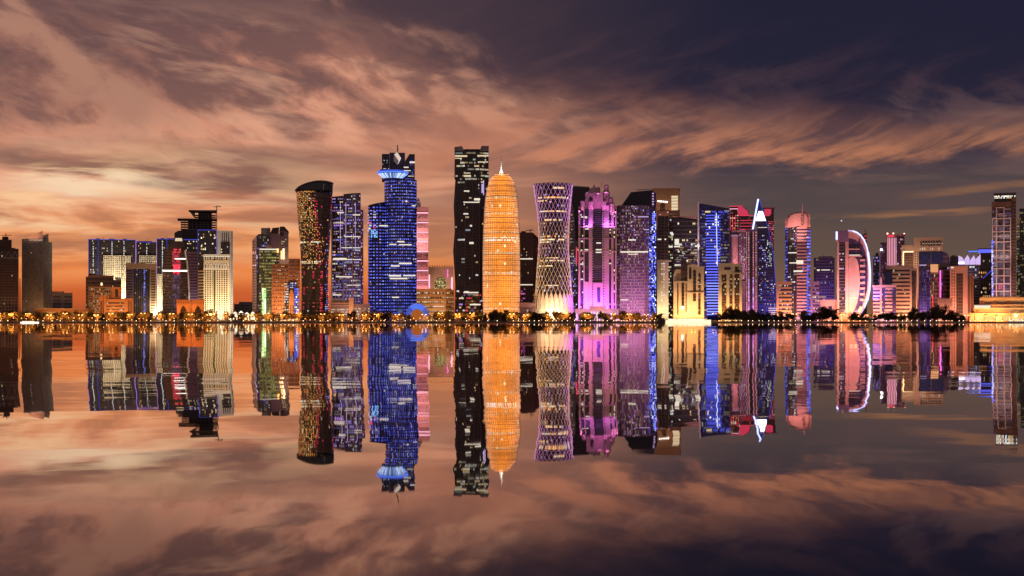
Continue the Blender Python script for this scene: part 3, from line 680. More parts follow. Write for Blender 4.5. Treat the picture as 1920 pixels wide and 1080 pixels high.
# ------------------------------------------------------------------ curved towers
def prof(tab, y):
    """piecewise profile table [(row, left, right)] -> centre, half width"""
    for (y0, l0, r0), (y1, l1, r1) in zip(tab, tab[1:]):
        if y <= y1 or (y1, l1, r1) == tab[-1]:
            t = min(1, max(0, (y - y0) / (y1 - y0))); t2 = t
            l, r = lerp(l0, l1, t2), lerp(r0, r1, t2); return (l + r) / 2, (r - l) / 2
class Curved(B):
    """tower whose outline follows a table of rows; section is a circle, or a rounded triangle that turns with height"""
    def setup(s, tab, flat=1.0, tri=0.0, twist=0.0, tiltfn=None):
        s.tab, s.flat, s.tri, s.twist, s.tiltfn = tab, flat, tri, twist, tiltfn
    def surf(s, th, py, off=0.0):
        c, r = prof(s.tab, py)
        q = 1.0 + s.tri * math.cos(3 * (th - s.twist * (py - s.tab[0][0]))) - abs(s.tri)*0.5
        x = c + (r * q + off / s.s) * math.cos(th); d = (r * q * s.flat * s.s + off) * math.sin(th)
        yy = py + (s.tiltfn(th, py) if s.tiltfn else 0)
        return (s.X(x), s.D + d + s.back, s.Z(yy))
    back = 25.0
    def skin(s, name, mat, y0, y1, nz, n=40, off=0.0):
        rings = [[s.surf(2 * math.pi * i / n, lerp(y0, y1, k / nz), off) for i in range(n)] for k in range(nz + 1)]
        n_ = n; v = [p for r in rings for p in r]
        f = [(k * n + i, (k + 1) * n + i, (k + 1) * n + (i + 1) % n, k * n + (i + 1) % n) for k in range(nz) for i in range(n)]
        f += [tuple(range(n)), tuple(range((nz + 1) * n - 1, nz * n - 1, -1))]
        return s.mesh(name, v, f, mat, True)
    def hoop(s, name, mat, y, h, off0, off1, n=32, a0=0., a1=2 * math.pi):
        """a ring or part ring standing proud of the skin"""
        closed = a1 - a0 > 6.28; m = n if closed else n + 1; v, f = [], []
        for i in range(m):
            th = a0 + (a1 - a0) * i / n
            v += [s.surf(th, y - h / 2, off0), s.surf(th, y - h / 2, off1), s.surf(th, y + h / 2, off1), s.surf(th, y + h / 2, off0)]
        for i in range(m if closed else m - 1):
            a, b2 = 4 * i, 4 * ((i + 1) % m)
            f += [(a + j, a + (j + 1) % 4, b2 + (j + 1) % 4, b2 + j) for j in range(4)]
        return s.mesh(name, v, f, mat)
    def cpanes(s, y0, y1, n, nz, fn, fx=.6, fz=.6, off=.2, a0=-math.pi, a1=0., tri=False, name='window_panes'):
        v, f, cols = [], [], []; rnd = s.seed; h = (y1 - y0) / nz; w = (a1 - a0) / n
        for j in range(nz):
            for i in range(n):
                c = fn(i / n, j / nz, rnd, i, j)
                if c is None: continue
                t0, t1 = a0 + (i + .5 - fx / 2) * w, a0 + (i + .5 + fx / 2) * w
                ya, yb = y0 + (j + .5 + fz / 2) * h, y0 + (j + .5 - fz / 2) * h; k = len(v)
                if tri:
                    up = (i + j) % 2
                    pts = ((t0, ya), (t1, ya), ((t0 + t1) / 2, yb)) if up else ((t0, yb), ((t0 + t1) / 2, ya), (t1, yb))
                else: pts = ((t0, ya), (t1, ya), (t1, yb), (t0, yb))
                for th, y in pts: v.append(s.surf(th, y, off))
                f.append(tuple(range(k, k + len(pts)))); cols += [(*c, 1.)] * len(pts)
        if f: s.glow_mesh(name, v, f, cols)
def pick(rnd, pal, a, b_):
    c = rnd.choice(pal); k = rnd.uniform(a, b_); return (c[0] * k, c[1] * k, c[2] * k)

# twisting dark tower with a sloped top and triangular golden lights
b = Curved('twisted_tower', 'dark twisting tower with a sloped black top and golden triangle lights', 2170, 551, 624, land='twisting golden-lit tower')
b.setup([(345, 551, 623.5), (375, 553.5, 622.5), (410, 557.5, 621.5), (450, 562, 620), (490, 565, 618), (540, 566, 617), (600, 565, 617.5)], .9, .05, .006,
        lambda th, py: (6.5 * math.cos(th) ** 2 - 7.5 * math.cos(th) - 3.5 + 1.5 * math.sin(th)) * max(0, (359 - py) / 14))
b.back = 24
b.skin('body', GL['brown'], 358, 600, 40)
b.skin('crown', principled('black_glass', (.008, .009, .014), .12, spec=.8), 345, 360, 4, off=.35)
b.hoop('crown_rim', ST['dgrey'], 345.5, 1.6, .2, 1.2)
for k in range(30): b.hoop('floor_band', ST['dark'], 372 + k * 7.4, 1.6, 0, .35, 30, -math.pi - .3, .3)
def fn(u, v, r, i, j):
    c = .46 + v * .28
    if u < c + r.uniform(-.08, .05) and r.random() < (1.05 - v * .75) * .85: return pick(r, GOLD + [(1., .6, .22)], .2, 1.3) if r.random() > .06 else pick(r, RED, .3, .9)
    return None
b.cpanes(358, 505, 30, 46, fn, .8, .75, .5, -math.pi + .05, 0, True)
def fn(u, v, r, i, j):
    if abs(u - (.50 + v * .14)) < .035 and r.random() < .6: return pick(r, RED, .3, 1.)
    if abs(u - .92) < .04 and r.random() < .45: return pick(r, RED, .3, 1.)
    return pick(r, RED + WARM + COOL, .3, 1.1) if r.random() < .025 else None
b.cpanes(365, 590, 30, 46, fn, .7, .45, .6)
def fn(u, v, r, i, j): return pick(r, BLUE + VIO + COOL + RED, .3, 1.5) if r.random() < .5 * v + .12 else None
b.cpanes(455, 592, 5, 36, fn, .75, .5, .6, -.85, -.15)
for y0, y1 in ((452, 455), (489, 491.5), (492, 494)): b.cpanes(y0, y1, 20, 1, lambda u, v, r, i, j: pick(r, WARM, .4, 1.4) if r.random() < .7 else None, .9, .8, .7, -math.pi + .1, -1.2)
for yy in (508, 538, 566): b.cpanes(yy, yy + 14, 14, 4, lambda u, v, r, i, j: pick(r, RED, .4, 1.1) if i in (2, 6, 9) and r.random() < .8 else None, .7, .5, .7, -math.pi + .1, -.2)

b = B('banded_tower', 'slim tower of stepped glass strips crossed by many white lights', 2240, 621, 682, land='white-banded slim tower')
strip_def = [((622, 6), (644, 0), 367, 601), ((644.2, -1.5), (661, -3), 362.5, 601), ((661.2, -3), (676, 3), 361, 601)]
for k, (p, q, t, bt) in enumerate(strip_def):
    n = f = None
    b.prism('glass_strip', GL['violet' if k else 'dark'], [p, q], [t + 1.5, t], None, 26)
    b.bands(ST['dgrey'], p, q, t + 2, 580, 30, .22, .4); b.piers(ST['mauve'], p, q, t + 1, 580, 3, .14, .7)
    b.panes(p, q, t + 3, 580, 6, 38, WARM + COOL + VIO + VIO + BLUE, .48, (.15, 1.0), .8, .5, .3, run=.45)
    b.panes(p, q, 400, 575, 5, 30, BLUE, .22, (.3, 1.), .6, .4, .35, run=.2)
b.prism('side_fin', ST['mauve'], [(676.4, 8), (681.5, 12)], 392, 580, 20); b.panes((676.4, 8), (681.5, 12), 395, 560, 2, 26, PINKL + VIO, .4, (.2, .8))
b.box('left_flange', ST['grey'], 621, 623.5, 400, 580, -.5, 6)
strips(b, 'softwhite', [(661, 675, 402, 404), (632, 645, 398, 399.6), (646, 676, 443, 444.6), (625, 650, 484, 486), (624, 677, 486, 487.5), (630, 660, 518, 520), (650, 676, 534, 535.4), (624, 640, 552, 554), (640, 676, 464, 465.4), (625, 645, 418, 419)], -3.2)
for x in (638, 648, 666): b.strip('lav', x, x + .7, 380, 470, -3.4, .3)
b.flood(622, 680, 596, 510, (.85, .58, .85), 20, 34)

b = B('podium_block', 'mauve podium with lit window rows and a tall pier between the curved towers', 2150, 619, 694, 'building')
b.box('wall', ST['mauve'], 620, 654, 566, 600, 0, 20); b.box('wall', ST['mauve'], 663, 694, 570, 600, 1, 20); b.box('pier', ST['pink'], 654, 663, 558, 600, -2, 14)
b.outline('sloped_roof', ST['grey'], [(620, 566), (624, 560), (654, 563), (654, 566)], 2, 18)
b.panes((621, 0), (653, 0), 578, 597, 12, 4, WARM, .8, (.3, 1.1), .7, .5); b.panes((664, 1), (693, 1), 576, 597, 12, 4, WARM, .7, (.25, 1.0), .7, .5); b.bands(ST['pink'], (620, 0), (654, 0), 568, 577, 2, .3, .6)
b.flood(620, 694, 599, 580, WARMF, 8, 18)

# ------------------------------------------------------------------ tall blue tower with the disc
b = Curved('disc_tower', 'tall deep-blue tower with a glowing disc and a faceted diamond on top', 2260, 690, 782, land='blue disc-topped tower')
BLG = principled('blue_lit_glass', (.012, .014, .09), .2, spec=.7, var=.4, vscale=.2)
ch = [(721, 12), (729, 2), (745, -3), (760, -3), (774, 2), (781.5, 14)]
b.prism('shaft', BLG, ch, 336, None, 40)
for k, (p, q) in enumerate(zip(ch, ch[1:])):
    n = max(2, round((q[0] - p[0]) / 4)); b.bands(ST['dark'], p, q, 337, 590, 42, .3, .35)
    b.panes(p, q, 337, 590, n, 42, BLUE, .93, (.35, 1.6), .5, .34, .5, name='blue_lights')
    b.panes(p, q, 340, 590, n * 2, 42, WARM + VIO, .02, (.3, .9), .8, .4, .55)
    b.panes(p, q, 337, 590, 1, 42, BLUE, .9, (.05, .16), 1.0, .55, .42, name='spandrel_glow')
b.setup([(381, 690, 724), (600, 690, 724)], 1.0, 0, 0, lambda th, py: (-3.5 * math.cos(th) if py < 383 else 0)); b.back = 14
b.skin('wing', BLG, 381, 600, 8, 32)
for k in range(34): b.hoop('floor_band', ST['dark'], 388 + k * 6.1, 1.8, 0, .35, 24, -math.pi, 0)
b.cpanes(386, 590, 9, 34, lambda u, v, r, i, j: pick(r, BLUE, .35, 1.6) if r.random() < .9 else None, .5, .34, .5, name='blue_lights')
b.cpanes(386, 590, 3, 34, lambda u, v, r, i, j: pick(r, BLUE, .05, .15) if r.random() < .9 else None, 1., .55, .42, name='spandrel_glow')
b.cpanes(390, 440, 6, 10, lambda u, v, r, i, j: pick(r, RED + COOL + VIO, .3, 1.2) if u < .5 and r.random() < .5 else None, .6, .5, .6)
b.cpanes(430, 446, 4, 5, lambda u, v, r, i, j: pick(r, [(.2, .5, 1.)], .6, 2.) if r.random() < .7 else None, .8, .6, .7, -2.3, -1.5)
b.box('crown_slab', GL['blue'], 716, 730, 287, 338, 12, 36); b.box('crown_slab', GL['blue'], 730.2, 759.5, 284, 338, 16, 36); b.outline('crown_slab', GL['blue'], [(759.7, 338), (759.7, 300), (768, 287), (778, 287), (778, 338)], 11, 36)
b.bands(ST['dark'], (716, 12), (730, 12), 290, 336, 8, .2, .3); b.bands(ST['dark'], (760, 11), (778, 11), 300, 336, 7, .2, .3); b.piers(ST['dgrey'], (730.2, 16), (759.5, 16), 285, 320, 7, .15, .5, 'mullion')
b.panes((716, 12), (730, 12), 290, 320, 5, 8, COOL, .2, (.3, 1.)); b.panes((760, 11), (778, 11), 298, 336, 6, 9, COOL + BLUE, .2, (.4, 1.3), .8, .4, run=.5)
b.setup([(319, 711, 762), (321.5, 708, 765), (324.5, 708, 765), (329, 713, 760), (333, 719, 754), (338, 722, 751)], 1.0); b.back = 10
b.skin('disc', principled('disc_shell', (.05, .07, .35), .3), 319, 338, 10, 36)
b.hoop('disc_rim', LED['cyan'], 323, 2.2, .2, .9, 36); b.hoop('disc_light', LED['blue'], 320, .8, .2, .6, 36)
b.cpanes(325, 334, 26, 1, lambda u, v, r, i, j: pick(r, [(.25, .45, 1.), (.6, .75, 1.)], .6, 2.2), .55, .95, .5, name='disc_spokes')
b.outline('disc_deck', ST['dgrey'], [(712, 319.2), (713, 317.5), (760, 317.5), (761, 319.2)], 0, 18)
b.outline('diamond', emis('diamond_glow_pale', (1., .8, .68), .75), [(739, 289), (745, 285), (752, 296), (748, 302)], 2, 4); b.outline('diamond', ST['white'], [(739, 289), (748, 302), (744.5, 309), (738, 301)], 1, 3); b.outline('diamond', emis('diamond_glow_white', (.9, .92, 1.), 1.2), [(748, 302), (752, 296), (745.5, 308.6)], 1.5, 3.5)  # light on two facets is put into emission, one brighter
b.beam('mast', ST['dgrey'], (745.5, 14, 286), (745.5, 14, 270), 1.6); b.beam('mast_arm', ST['dgrey'], (744, 14, 279), (747.5, 14, 277), .9)
strips(b, 'softwhite', [(711, 727, 422.5, 424.8), (730, 743, 457.5, 459.5), (745, 758, 452, 454.6), (748, 772, 458, 460), (760, 764, 376.5, 379), (772, 779, 385, 387), (748, 772, 492.6, 495.4), (733, 749, 497.6, 500), (729, 752, 515.6, 518.6), (756, 779, 515.6, 518), (731, 764, 521, 523.6), (735, 748, 556.4, 558.6), (757, 766, 313, 315), (757, 770, 319.5, 321), (768, 778, 303, 306), (765, 776, 330, 331)], -4.5)
strips(b, 'softwhite', [(691, 708, 427, 430), (699, 714, 451, 454), (694, 703, 527, 530), (716, 721, 475, 477)], 4)
b.flood(690, 781, 597, 560, (.15, .2, 1.), 10, 22)

b = B('pink_tower', 'pink floodlit banded tower squeezed behind the blue disc tower', 2360, 779, 804)
b.box('body', ST['pink'], 779, 803, 388, 600, 0, 18); b.prism('shoulder', ST['white'], [(781, 3), (789, 3)], 378, 390, 12); b.dome('finial', ST['white'], 784, 3, 378.5, 8, 8)
for k, y in enumerate((396, 414, 432, 450, 468, 486, 504, 522)):
    b.box('window_band', GL['brown'], 782.5, 802.5, y + 5, y + 14, -.4, .3); b.piers(ST['pink'], (782.5, -.4), (802.5, -.4), y + 5, y + 14, 9, .45, .5, 'pier')
    b.strip('pink', 781.5, 803, y + 2.4, y + 4.2, -.5, .4); b.panes((782.5, -.45), (802.5, -.45), y + 5, y + 14, 9, 2, PINKL + RED, .5, (.2, .8))
b.flood(779, 803, 590, 470, (1., .42, .56), 70, 40); b.flood(779, 803, 470, 400, (1., .5, .62), 34, 30)

b = B('arched_hall', 'sand-coloured hall with a glowing round-arched window and roof finials', 2430, 803, 851, 'building')
b.outline('wall', ST['beige'], [(803.5, 600), (803.5, 502), (850, 502), (850, 600), (838, 600), (838, 530), (835, 523), (830, 519), (823, 519), (818, 523), (815, 530), (815, 600)], 0, 3)
b.box('inner_wall', GL['green'], 804, 849.5, 504, 600, 3.05, 20); b.box('cornice', ST['beige'], 803, 850.5, 500.5, 504, -.8, 3.4)
for k in range(10):
    x = 806 + k * 4.6; b.outline('finial', ST['brown'], [(x - .5, 501), (x - .5, 499.3), (x - 1.6, 498.6), (x - .4, 498), (x, 496.4), (x + .4, 498), (x + 1.6, 498.6), (x + .5, 499.3), (x + .5, 501)], 0, 1)
b.panes((815, 2.9), (838, 2.9), 521, 545, 9, 9, [(1., .8, .3), (.8, .9, .35)], .65, (.25, 1.1), .75, .7); b.piers(ST['tan'], (815, 2.7), (838, 2.7), 519, 545, 4, .12, .5, 'mullion')
b.bands(ST['tan'], (815, 2.8), (838, 2.8), 519, 546, 4, .15, .4, 'transom'); b.strip('magenta', 839, 840, 505, 520, -.6, .3); b.strip('pink', 846, 849, 520, 545, -.6, .3); b.strip('pink', 803.8, 806, 515, 545, -.6, .3)
b.flood(803, 850, 560, 510, (1., .6, .4), 9, 26)

b = B('office_block', 'broad tan office block with lit window rows behind the blue half-ring', 2120, 781, 851, 'building', land='tan office block')
std(b, [(781, 0), (833, 0), (851, 12)], 543, 'brown', 26, (ST['tan'], 7, .55, .6), (ST['tan'], 16, .2, .4), dict(nx=20, nz=7, pal=WARM, prob=.6, k=(.3, 1.0), fx=.85, fz=.35, run=.5, y0=2))
b.box('parapet', ST['tan'], 780.5, 833.5, 541.5, 545, -1, 4); b.box('corner_pier', ST['tan'], 832, 836, 542, 600, -.9, 4); b.flood(781, 850, 598, 560, WARMF, 9, 20)

b = B('half_ring_gate', 'bright blue ribbed half-ring with a glowing orange opening on the promenade', 2045, 759, 805, 'monument', land='blue half-ring')
N = 26; BR = principled('blue_shell', (.10, .28, .72), .4); cxx, cyy = 782, 592
for k in range(N):
    a0, a1 = math.pi * k / N, math.pi * (k + 1) / N; g = .003
    def q(r, a, d): return b.P(cxx - r * math.cos(a) * 1.0, d, cyy - r * math.sin(a) * 1.06)
    v = [q(11.5, a0, -1), q(22, a0, 2), q(22, a1, 2), q(11.5, a1, -1), q(11.5, a0, 12), q(22, a0, 10), q(22, a1, 10), q(11.5, a1, 12)]
    b.mesh('ring_segment', v, [(0, 3, 2, 1), (4, 5, 6, 7), (1, 2, 6, 5), (0, 4, 7, 3)], BR)
    m = [q(r, a, d) for r, a, d in ((12, a0 + .02, -1.4), (21.8, a0 + .05, 1.4), (21.8, a0 + .095, 1.4), (12, a0 + .055, -1.4))]
    b.mesh('light_rib', m, [(0, 3, 2, 1)], LED['cyan'] if 6 < k < 20 else LED['bluesoft'])
b.outline('opening', emis('amber_screen', (1., .27, .05), .38), [(cxx - 11.4 * math.cos(t * math.pi / 14), cyy - 12.0 * math.sin(t * math.pi / 14)) for t in range(15)] + [(cxx + 11.4, 600), (cxx - 11.4, 600)], 6, 7)
b.outline('base', ST['tan'], [(759, 600), (759, 592), (771, 592), (771, 600)], -1.5, 12); b.outline('base', ST['tan'], [(793, 600), (793, 592), (805, 592), (805, 600)], -1.5, 12)
b.flood(760, 803, 600, 575, (.25, .5, 1.), 3.4, 14)
b = B('blue_dome', 'small blue floodlit dome beside the half-ring', 2052, 742, 759, 'dome')
b.dome('shell', BR, 750.5, 8.5, 592, 14, 8); b.box('drum', ST['tan'], 742, 759, 592, 600, 2, 14); b.panes((743, 1.9), (758, 1.9), 592, 600, 6, 1, WARM, .8, (.5, 1.4)); b.flood(742, 759, 600, 580, (.15, .35, 1.), 2.4, 10)

# ------------------------------------------------------------------ dark folded tower
b = B('folded_tower', 'tallest black glass tower with folded sides and a notched crown', 2300, 850, 917, land='black folded tower')
tiers = [(283, 332, 852.5, 852), (332, 385, 854, 850.5), (385, 432, 850.5, 852.5), (432, 470, 852.5, 849.5), (470, 535, 849.5, 853.5), (535, 600, 853.5, 853)]
for y0, y1, xa, xb in tiers:
    v = [b.P(xb, 5, y1), b.P(872, 0, y1), b.P(899, 0, y1), b.P(916, 8, y1), b.P(916, 46, y1), b.P(xb, 46, y1), b.P(xa, 5, y0), b.P(872, -1.5, y0), b.P(899, -1.5, y0), b.P(916.5, 8, y0), b.P(916.5, 46, y0), b.P(xa, 46, y0)]
    b.mesh('tier', v, [(i, (i + 1) % 6, 6 + (i + 1) % 6, 6 + i) for i in range(6)] + [(6, 7, 8, 9, 10, 11)], GL['dark'])
b.outline('crown_fin', GL['grey'], [(852, 283), (852, 275.5), (866, 273.5), (871, 283)], 2, 30); b.outline('crown_fin', GL['grey'], [(899, 283), (903, 273), (916.5, 273), (916.5, 283)], 3, 30)
b.box('crown_core', ST['dark'], 870, 900, 278, 283, 12, 30)
F3 = [((854, 4.2), (872, -1.7)), ((872, -1.7), (899, -1.7)), ((899, -1.7), (916, 7.4))]
for p, q in F3:
    b.bands(ST['dark'], p, q, 284, 585, 50, .28, .35); n = round((q[0] - p[0]) / 2.4)
    b.panes(p, q, 284, 585, n, 50, WARM + WARM + COOL, .04, (.15, .9), .85, .5, .45, run=.6)
    b.panes(p, q, 284, 345, n, 10, WARM + [(.6, .9, .75)], .18, (.15, .8), .85, .5, .5, run=.6)
    b.panes(p, q, 545, 585, n, 7, RED + WARM + VIO, .2, (.3, 1.), .8, .5, .5, run=.5)
    b.piers(ST['dgrey'], p, q, 284, 590, 2, .05, .6, 'corner_mullion')
strips(b, 'softwhite', [(870, 880, 357.5, 359.6), (869, 878, 400, 402.4), (881, 885, 422, 425), (880, 888, 454, 457.6), (871, 879, 546, 548.6), (869, 897, 547.5, 549.6), (881, 901, 570, 572.4), (889, 900, 372, 376), (869, 899, 378.5, 380.4)], -3)
strips(b, 'softwarm', [(853, 876, 291.5, 294.5), (895, 916, 291, 293.6), (853, 866, 296.5, 298), (896, 915, 303, 305), (870, 882, 324, 325.6), (870, 883, 328.5, 332)], -2.6); strips(b, 'lav', [(903, 905.4, 345, 362), (906, 907.4, 338, 366)], -2.6)

# ------------------------------------------------------------------ golden round tower
b = Curved('round_tower', 'glowing orange round tower with a domed top and a white needle spire', 2070, 904, 975, land='glowing orange round tower')
b.setup([(321.5, 934, 946), (323, 928, 952), (328, 922.5, 957.5), (337, 916.5, 963.5), (350, 912.7, 967.3), (367, 910, 970), (393, 907.7, 972.3), (427, 906.2, 973.8), (460, 905.2, 974.8), (500, 904.8, 975.2), (550, 905, 975), (600, 906, 974)], 1.0); b.back = 27
b.skin('core', principled('amber_core', (.35, .13, .03), .5), 321.5, 600, 60, 48, -.6)
SCR = principled('screen_metal', (.62, .42, .26), .45, metal=.3)
def fn(u, v, r, i, j):
    e = math.sin(u * math.pi)                    # towards the limb the layers of screen overlap
    bl_ = math.sin(u * 9 + v * 7) * math.sin(v * 17 - u * 4); base = (1.05 + .40 * r.random()) * (1 + .16 * bl_ - .18 * max(0, math.sin(v * 12 + 1)) * e); q = .22 * (abs(u - .5) * 2) ** 2
    k = 1.15 if r.random() < .06 else 1.0
    return (1.2 * base * k, (.38 + q) * base * k, (.045 + q * 1.2) * base * k)
b.cpanes(324, 596, 46, 78, fn, .86, .80, -.2, name='amber_lights')
for yy, h, k in ((367, 4, .8), (398, 3.4, .9), (444, 8, 1.5), (472, 4, .7), (510, 4, .9), (577, 3, 1.2), (433, 3, .8)):
    b.cpanes(yy, yy + h, 40, max(1, round(h / 4)), lambda u, v, r, i, j: pick(r, [(1., .86, .5), (1., .75, .38), (.9, .85, .8)], .5 * k, 1.2 * k) if r.random() < .75 else None, .8, .7, .1)
b.cpanes(340, 590, 24, 30, lambda u, v, r, i, j: pick(r, [(1., .8, .45)], .8, 1.6) if r.random() < .035 else None, .9, .6, .1)
for k in range(27): b.hoop('screen_ring', SCR, 327 + k * 10.0, .8, .1, .6, 40, -math.pi, 0)
for k in range(25):
    th = -math.pi + math.pi * (k + .5) / 25; v = []
    for t in range(14):
        y = lerp(326, 596, t / 13); v += [b.surf(th - .008, y, .25), b.surf(th + .008, y, .25), b.surf(th, y, .7)]
    b.mesh('screen_rib', v, [(3 * t + i, 3 * t + (i + 1) % 3, 3 * t + 3 + (i + 1) % 3, 3 * t + 3 + i) for t in range(13) for i in range(3)], SCR)
sp_ = [(323.5, 8.), (321, 4.6), (317, 2.2), (309, 1.1), (298, .5), (288, .12)]
b.loft('spire', principled('spire_white', (.85, .83, .8), .5), [b.ring(940, r, y, 12, cdy=27) for y, r in sp_], True)
b.flood(904, 975, 600, 480, (1., .55, .2), 50, 34)
sl_ = b.flood(936, 944, 321, 300, (1., .88, .75), 5.0, -12); sl_.rotation_euler = (Vector(b.P(940, 27, 304)) - sl_.location).to_track_quat('-Z', 'Y').to_euler()

b = B('office_tower', 'dark brown tower with two thin white lines right of the orange round tower', 2260, 974, 1010, land='dark white-lined tower')
std(b, [(974, 0), (999, 0), (1010, 6)], [436, 436, 446], 'brown', 24, (ST['dark'], 26, .3, .4), (ST['brown'], 10, .2, .5), dict(nx=14, nz=30, pal=WARM, prob=.05, k=(.2, .8)))
strips(b, 'softwhite', [(974, 999, 484.5, 486.4), (974, 999, 533, 534.8)], -.9, 'light_strip'); b.crane(994, 436, 430, 986, 1000, 8); b.box('roof_plant', ST['dark'], 977, 986, 433, 436.2, 6, 14)
b.panes((977, -.5), (985, -.5), 540, 566, 3, 6, [(1., .15, .7)], .4, (.4, 1.6))
b = B('low_pavilion', 'plain mauve flat-topped pavilion below the white-lined tower', 2080, 974, 1004, 'building')
b.box('wall', ST['mauve'], 975, 1003, 570, 600, 1, 16); b.box('roof', ST['mauve'], 974, 1004, 567.5, 570, -1, 17); b.piers(ST['mauve'], (975, 1), (1003, 1), 578, 600, 7, .3, .8, 'column'); b.panes((975, .9), (1003, .9), 578, 597, 7, 2, WARM, .4, (.2, .8))

# ------------------------------------------------------------------ waisted tower in a diamond net
b = Curved('waisted_tower', 'waisted tower wrapped in a pale pink diamond lattice over a white base', 2090, 999, 1075, land='diamond-lattice tower')
b.setup([(342, 999, 1074.5), (370, 1003, 1071.5), (397, 1007, 1068.5), (425, 1009.2, 1066.6), (450, 1009.8, 1066), (475, 1008.8, 1067), (500, 1006.6, 1069), (548, 1003.6, 1072), (600, 1000, 1075)], 1.0); b.back = 28
b.skin('glass', GL['dark'], 344, 600, 36, 44, -1.2)
b.hoop('roof_ring', ST['steel'], 343, 1.6, -1.2, .4)
for k in range(30): b.hoop('floor_band', ST['dark'], 350 + k * 6.6, 1.5, -1.2, -.9, 30, -math.pi, 0)
b.cpanes(348, 548, 26, 30, lambda u, v, r, i, j: pick(r, WARM + PINKL + VIO, .2, .9) if r.random() < .14 else None, .85, .45, -.85)
for y, h, a, c in ((368, 3.4, .18, .82), (374.5, 2.4, .15, .4), (350, 4, .5, .7), (394, 2.6, .1, .85), (410, 3.4, .3, .65), (441, 3, .1, .85), (447, 3, .1, .8), (452, 2.4, .1, .45), (482, 2, .3, .6), (487, 2.6, .15, .75), (497, 2.4, .15, .5), (534, 2, .3, .6)):
    b.cpanes(y, y + h, 18, 1, lambda u, v, r, i, j: pick(r, WARM + GOLD, .7, 1.6) if r.random() < .85 else None, .9, .9, -.6, -math.pi + math.pi * a, -math.pi + math.pi * c)
LT = principled('lattice_pale', (.7, .66, .66), .45, metal=.2)
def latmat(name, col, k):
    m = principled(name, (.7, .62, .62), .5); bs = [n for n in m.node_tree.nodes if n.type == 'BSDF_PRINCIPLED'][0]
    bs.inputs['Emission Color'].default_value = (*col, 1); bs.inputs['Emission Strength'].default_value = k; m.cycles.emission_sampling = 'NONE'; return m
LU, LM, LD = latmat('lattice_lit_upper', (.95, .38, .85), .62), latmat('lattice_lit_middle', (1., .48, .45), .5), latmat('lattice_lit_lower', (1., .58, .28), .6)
NM = 26; turn = math.pi * 2 / NM * 12
for k in range(NM):
    for sg in (1, -1):
        for (ya, yb, m) in ((342, 412, LU), (412, 480, LM), (480, 556, LD)):
            v = []; n = 9; vis = False
            for t in range(n + 1):
                y = lerp(ya, yb, t / n); th = 2 * math.pi * k / NM + sg * turn * (y - 342) / 206
                vis = vis or math.sin(th) < .25
                w = .0062; v += [b.surf(th - w, y, .1), b.surf(th, y, .5), b.surf(th + w, y, .1)]
            if vis: b.mesh('lattice_bar', v, [(3 * t + i, 3 * t + (i + 1) % 3, 3 * t + 3 + (i + 1) % 3, 3 * t + 3 + i) for t in range(n) for i in range(3)], m)
nb = 26; v = []; f = []
for i in range(nb * 2):
    th = math.pi * i / nb; y = 560 if i % 2 else 546
    v += [b.surf(th, y, 1.0), b.surf(th, 600, 1.2)]
for i in range(nb * 2): j = (i + 1) % (nb * 2); f.append((2 * i + 1, 2 * i, 2 * j, 2 * j + 1))
b.mesh('white_skirt', v, f, ST['white'])
for i in range(0, nb * 2, 1):
    th = math.pi * i / nb
    if math.sin(th) > .2: continue
    v = []
    for t in range(4):
        y = lerp(560 if i % 2 else 547, 600, t / 3); tt = th + (.06 if i % 2 else -.06) * t; v += [b.surf(tt - .01, y, 1.2), b.surf(tt, y, 1.8), b.surf(tt + .01, y, 1.2)]
    b.mesh('skirt_rib', v, [(3 * t + i2, 3 * t + (i2 + 1) % 3, 3 * t + 3 + (i2 + 1) % 3, 3 * t + 3 + i2) for t in range(3) for i2 in range(3)], ST['cream'])
b.flood(1000, 1076, 602, 565, (1., .70, .38), 34, 18); b.flood(1005, 1070, 600, 450, (1., .5, .3), 8, 30)

b = B('plain_tower', 'tall plain dark tower between the lattice tower and the purple tower', 2520, 1071, 1106)
std(b, [(1071, 0), (1106, 0)], [350, 352], principled('glass_dusk', (.03, .022, .035), .25, spec=.5), 30, (ST['dark'], 40, .25, .3), (ST['dark'], 9, .15, .5, True, 'mullions'), dict(nx=10, nz=40, pal=COOL, prob=.02, k=(.3, 1.)))
b.outline('crown', GL['grey'], [(1071, 350.2), (1074, 348), (1104, 350), (1106, 352.2)], 1, 28)
b = B('slender_tower', 'thin curved glass tower tucked right of the lattice tower', 2300, 1063, 1084)
b.outline('body', GL['grey'], [(1066, 600), (1067, 470), (1069, 420), (1071, 384), (1074, 384), (1077, 410), (1079, 450), (1083, 452), (1084, 600)], 0, 14)
for k in range(30): b.box('floor_band', ST['dgrey'], 1068 + max(0, (430 - 392 - k * 6.6) * .04), 1076 if 392 + k * 6.6 < 430 else (1078.5 if k < 9 else 1083), 392 + k * 6.6, 393.6 + k * 6.6, -.5, .1)
b.panes((1068, -.3), (1076, -.3), 400, 590, 3, 34, WARM, .4, (.1, .6), .7, .5); b.panes((1071, -.5), (1082, -.5), 470, 590, 4, 28, BLUE + COOL + VIO, .3, (.3, 1.3)); b.strip('red', 1080, 1082, 464, 496, -.7); b.beam('edge_light', LED['bluesoft'], (1073, -.8, 500), (1069, -.8, 590), .8)

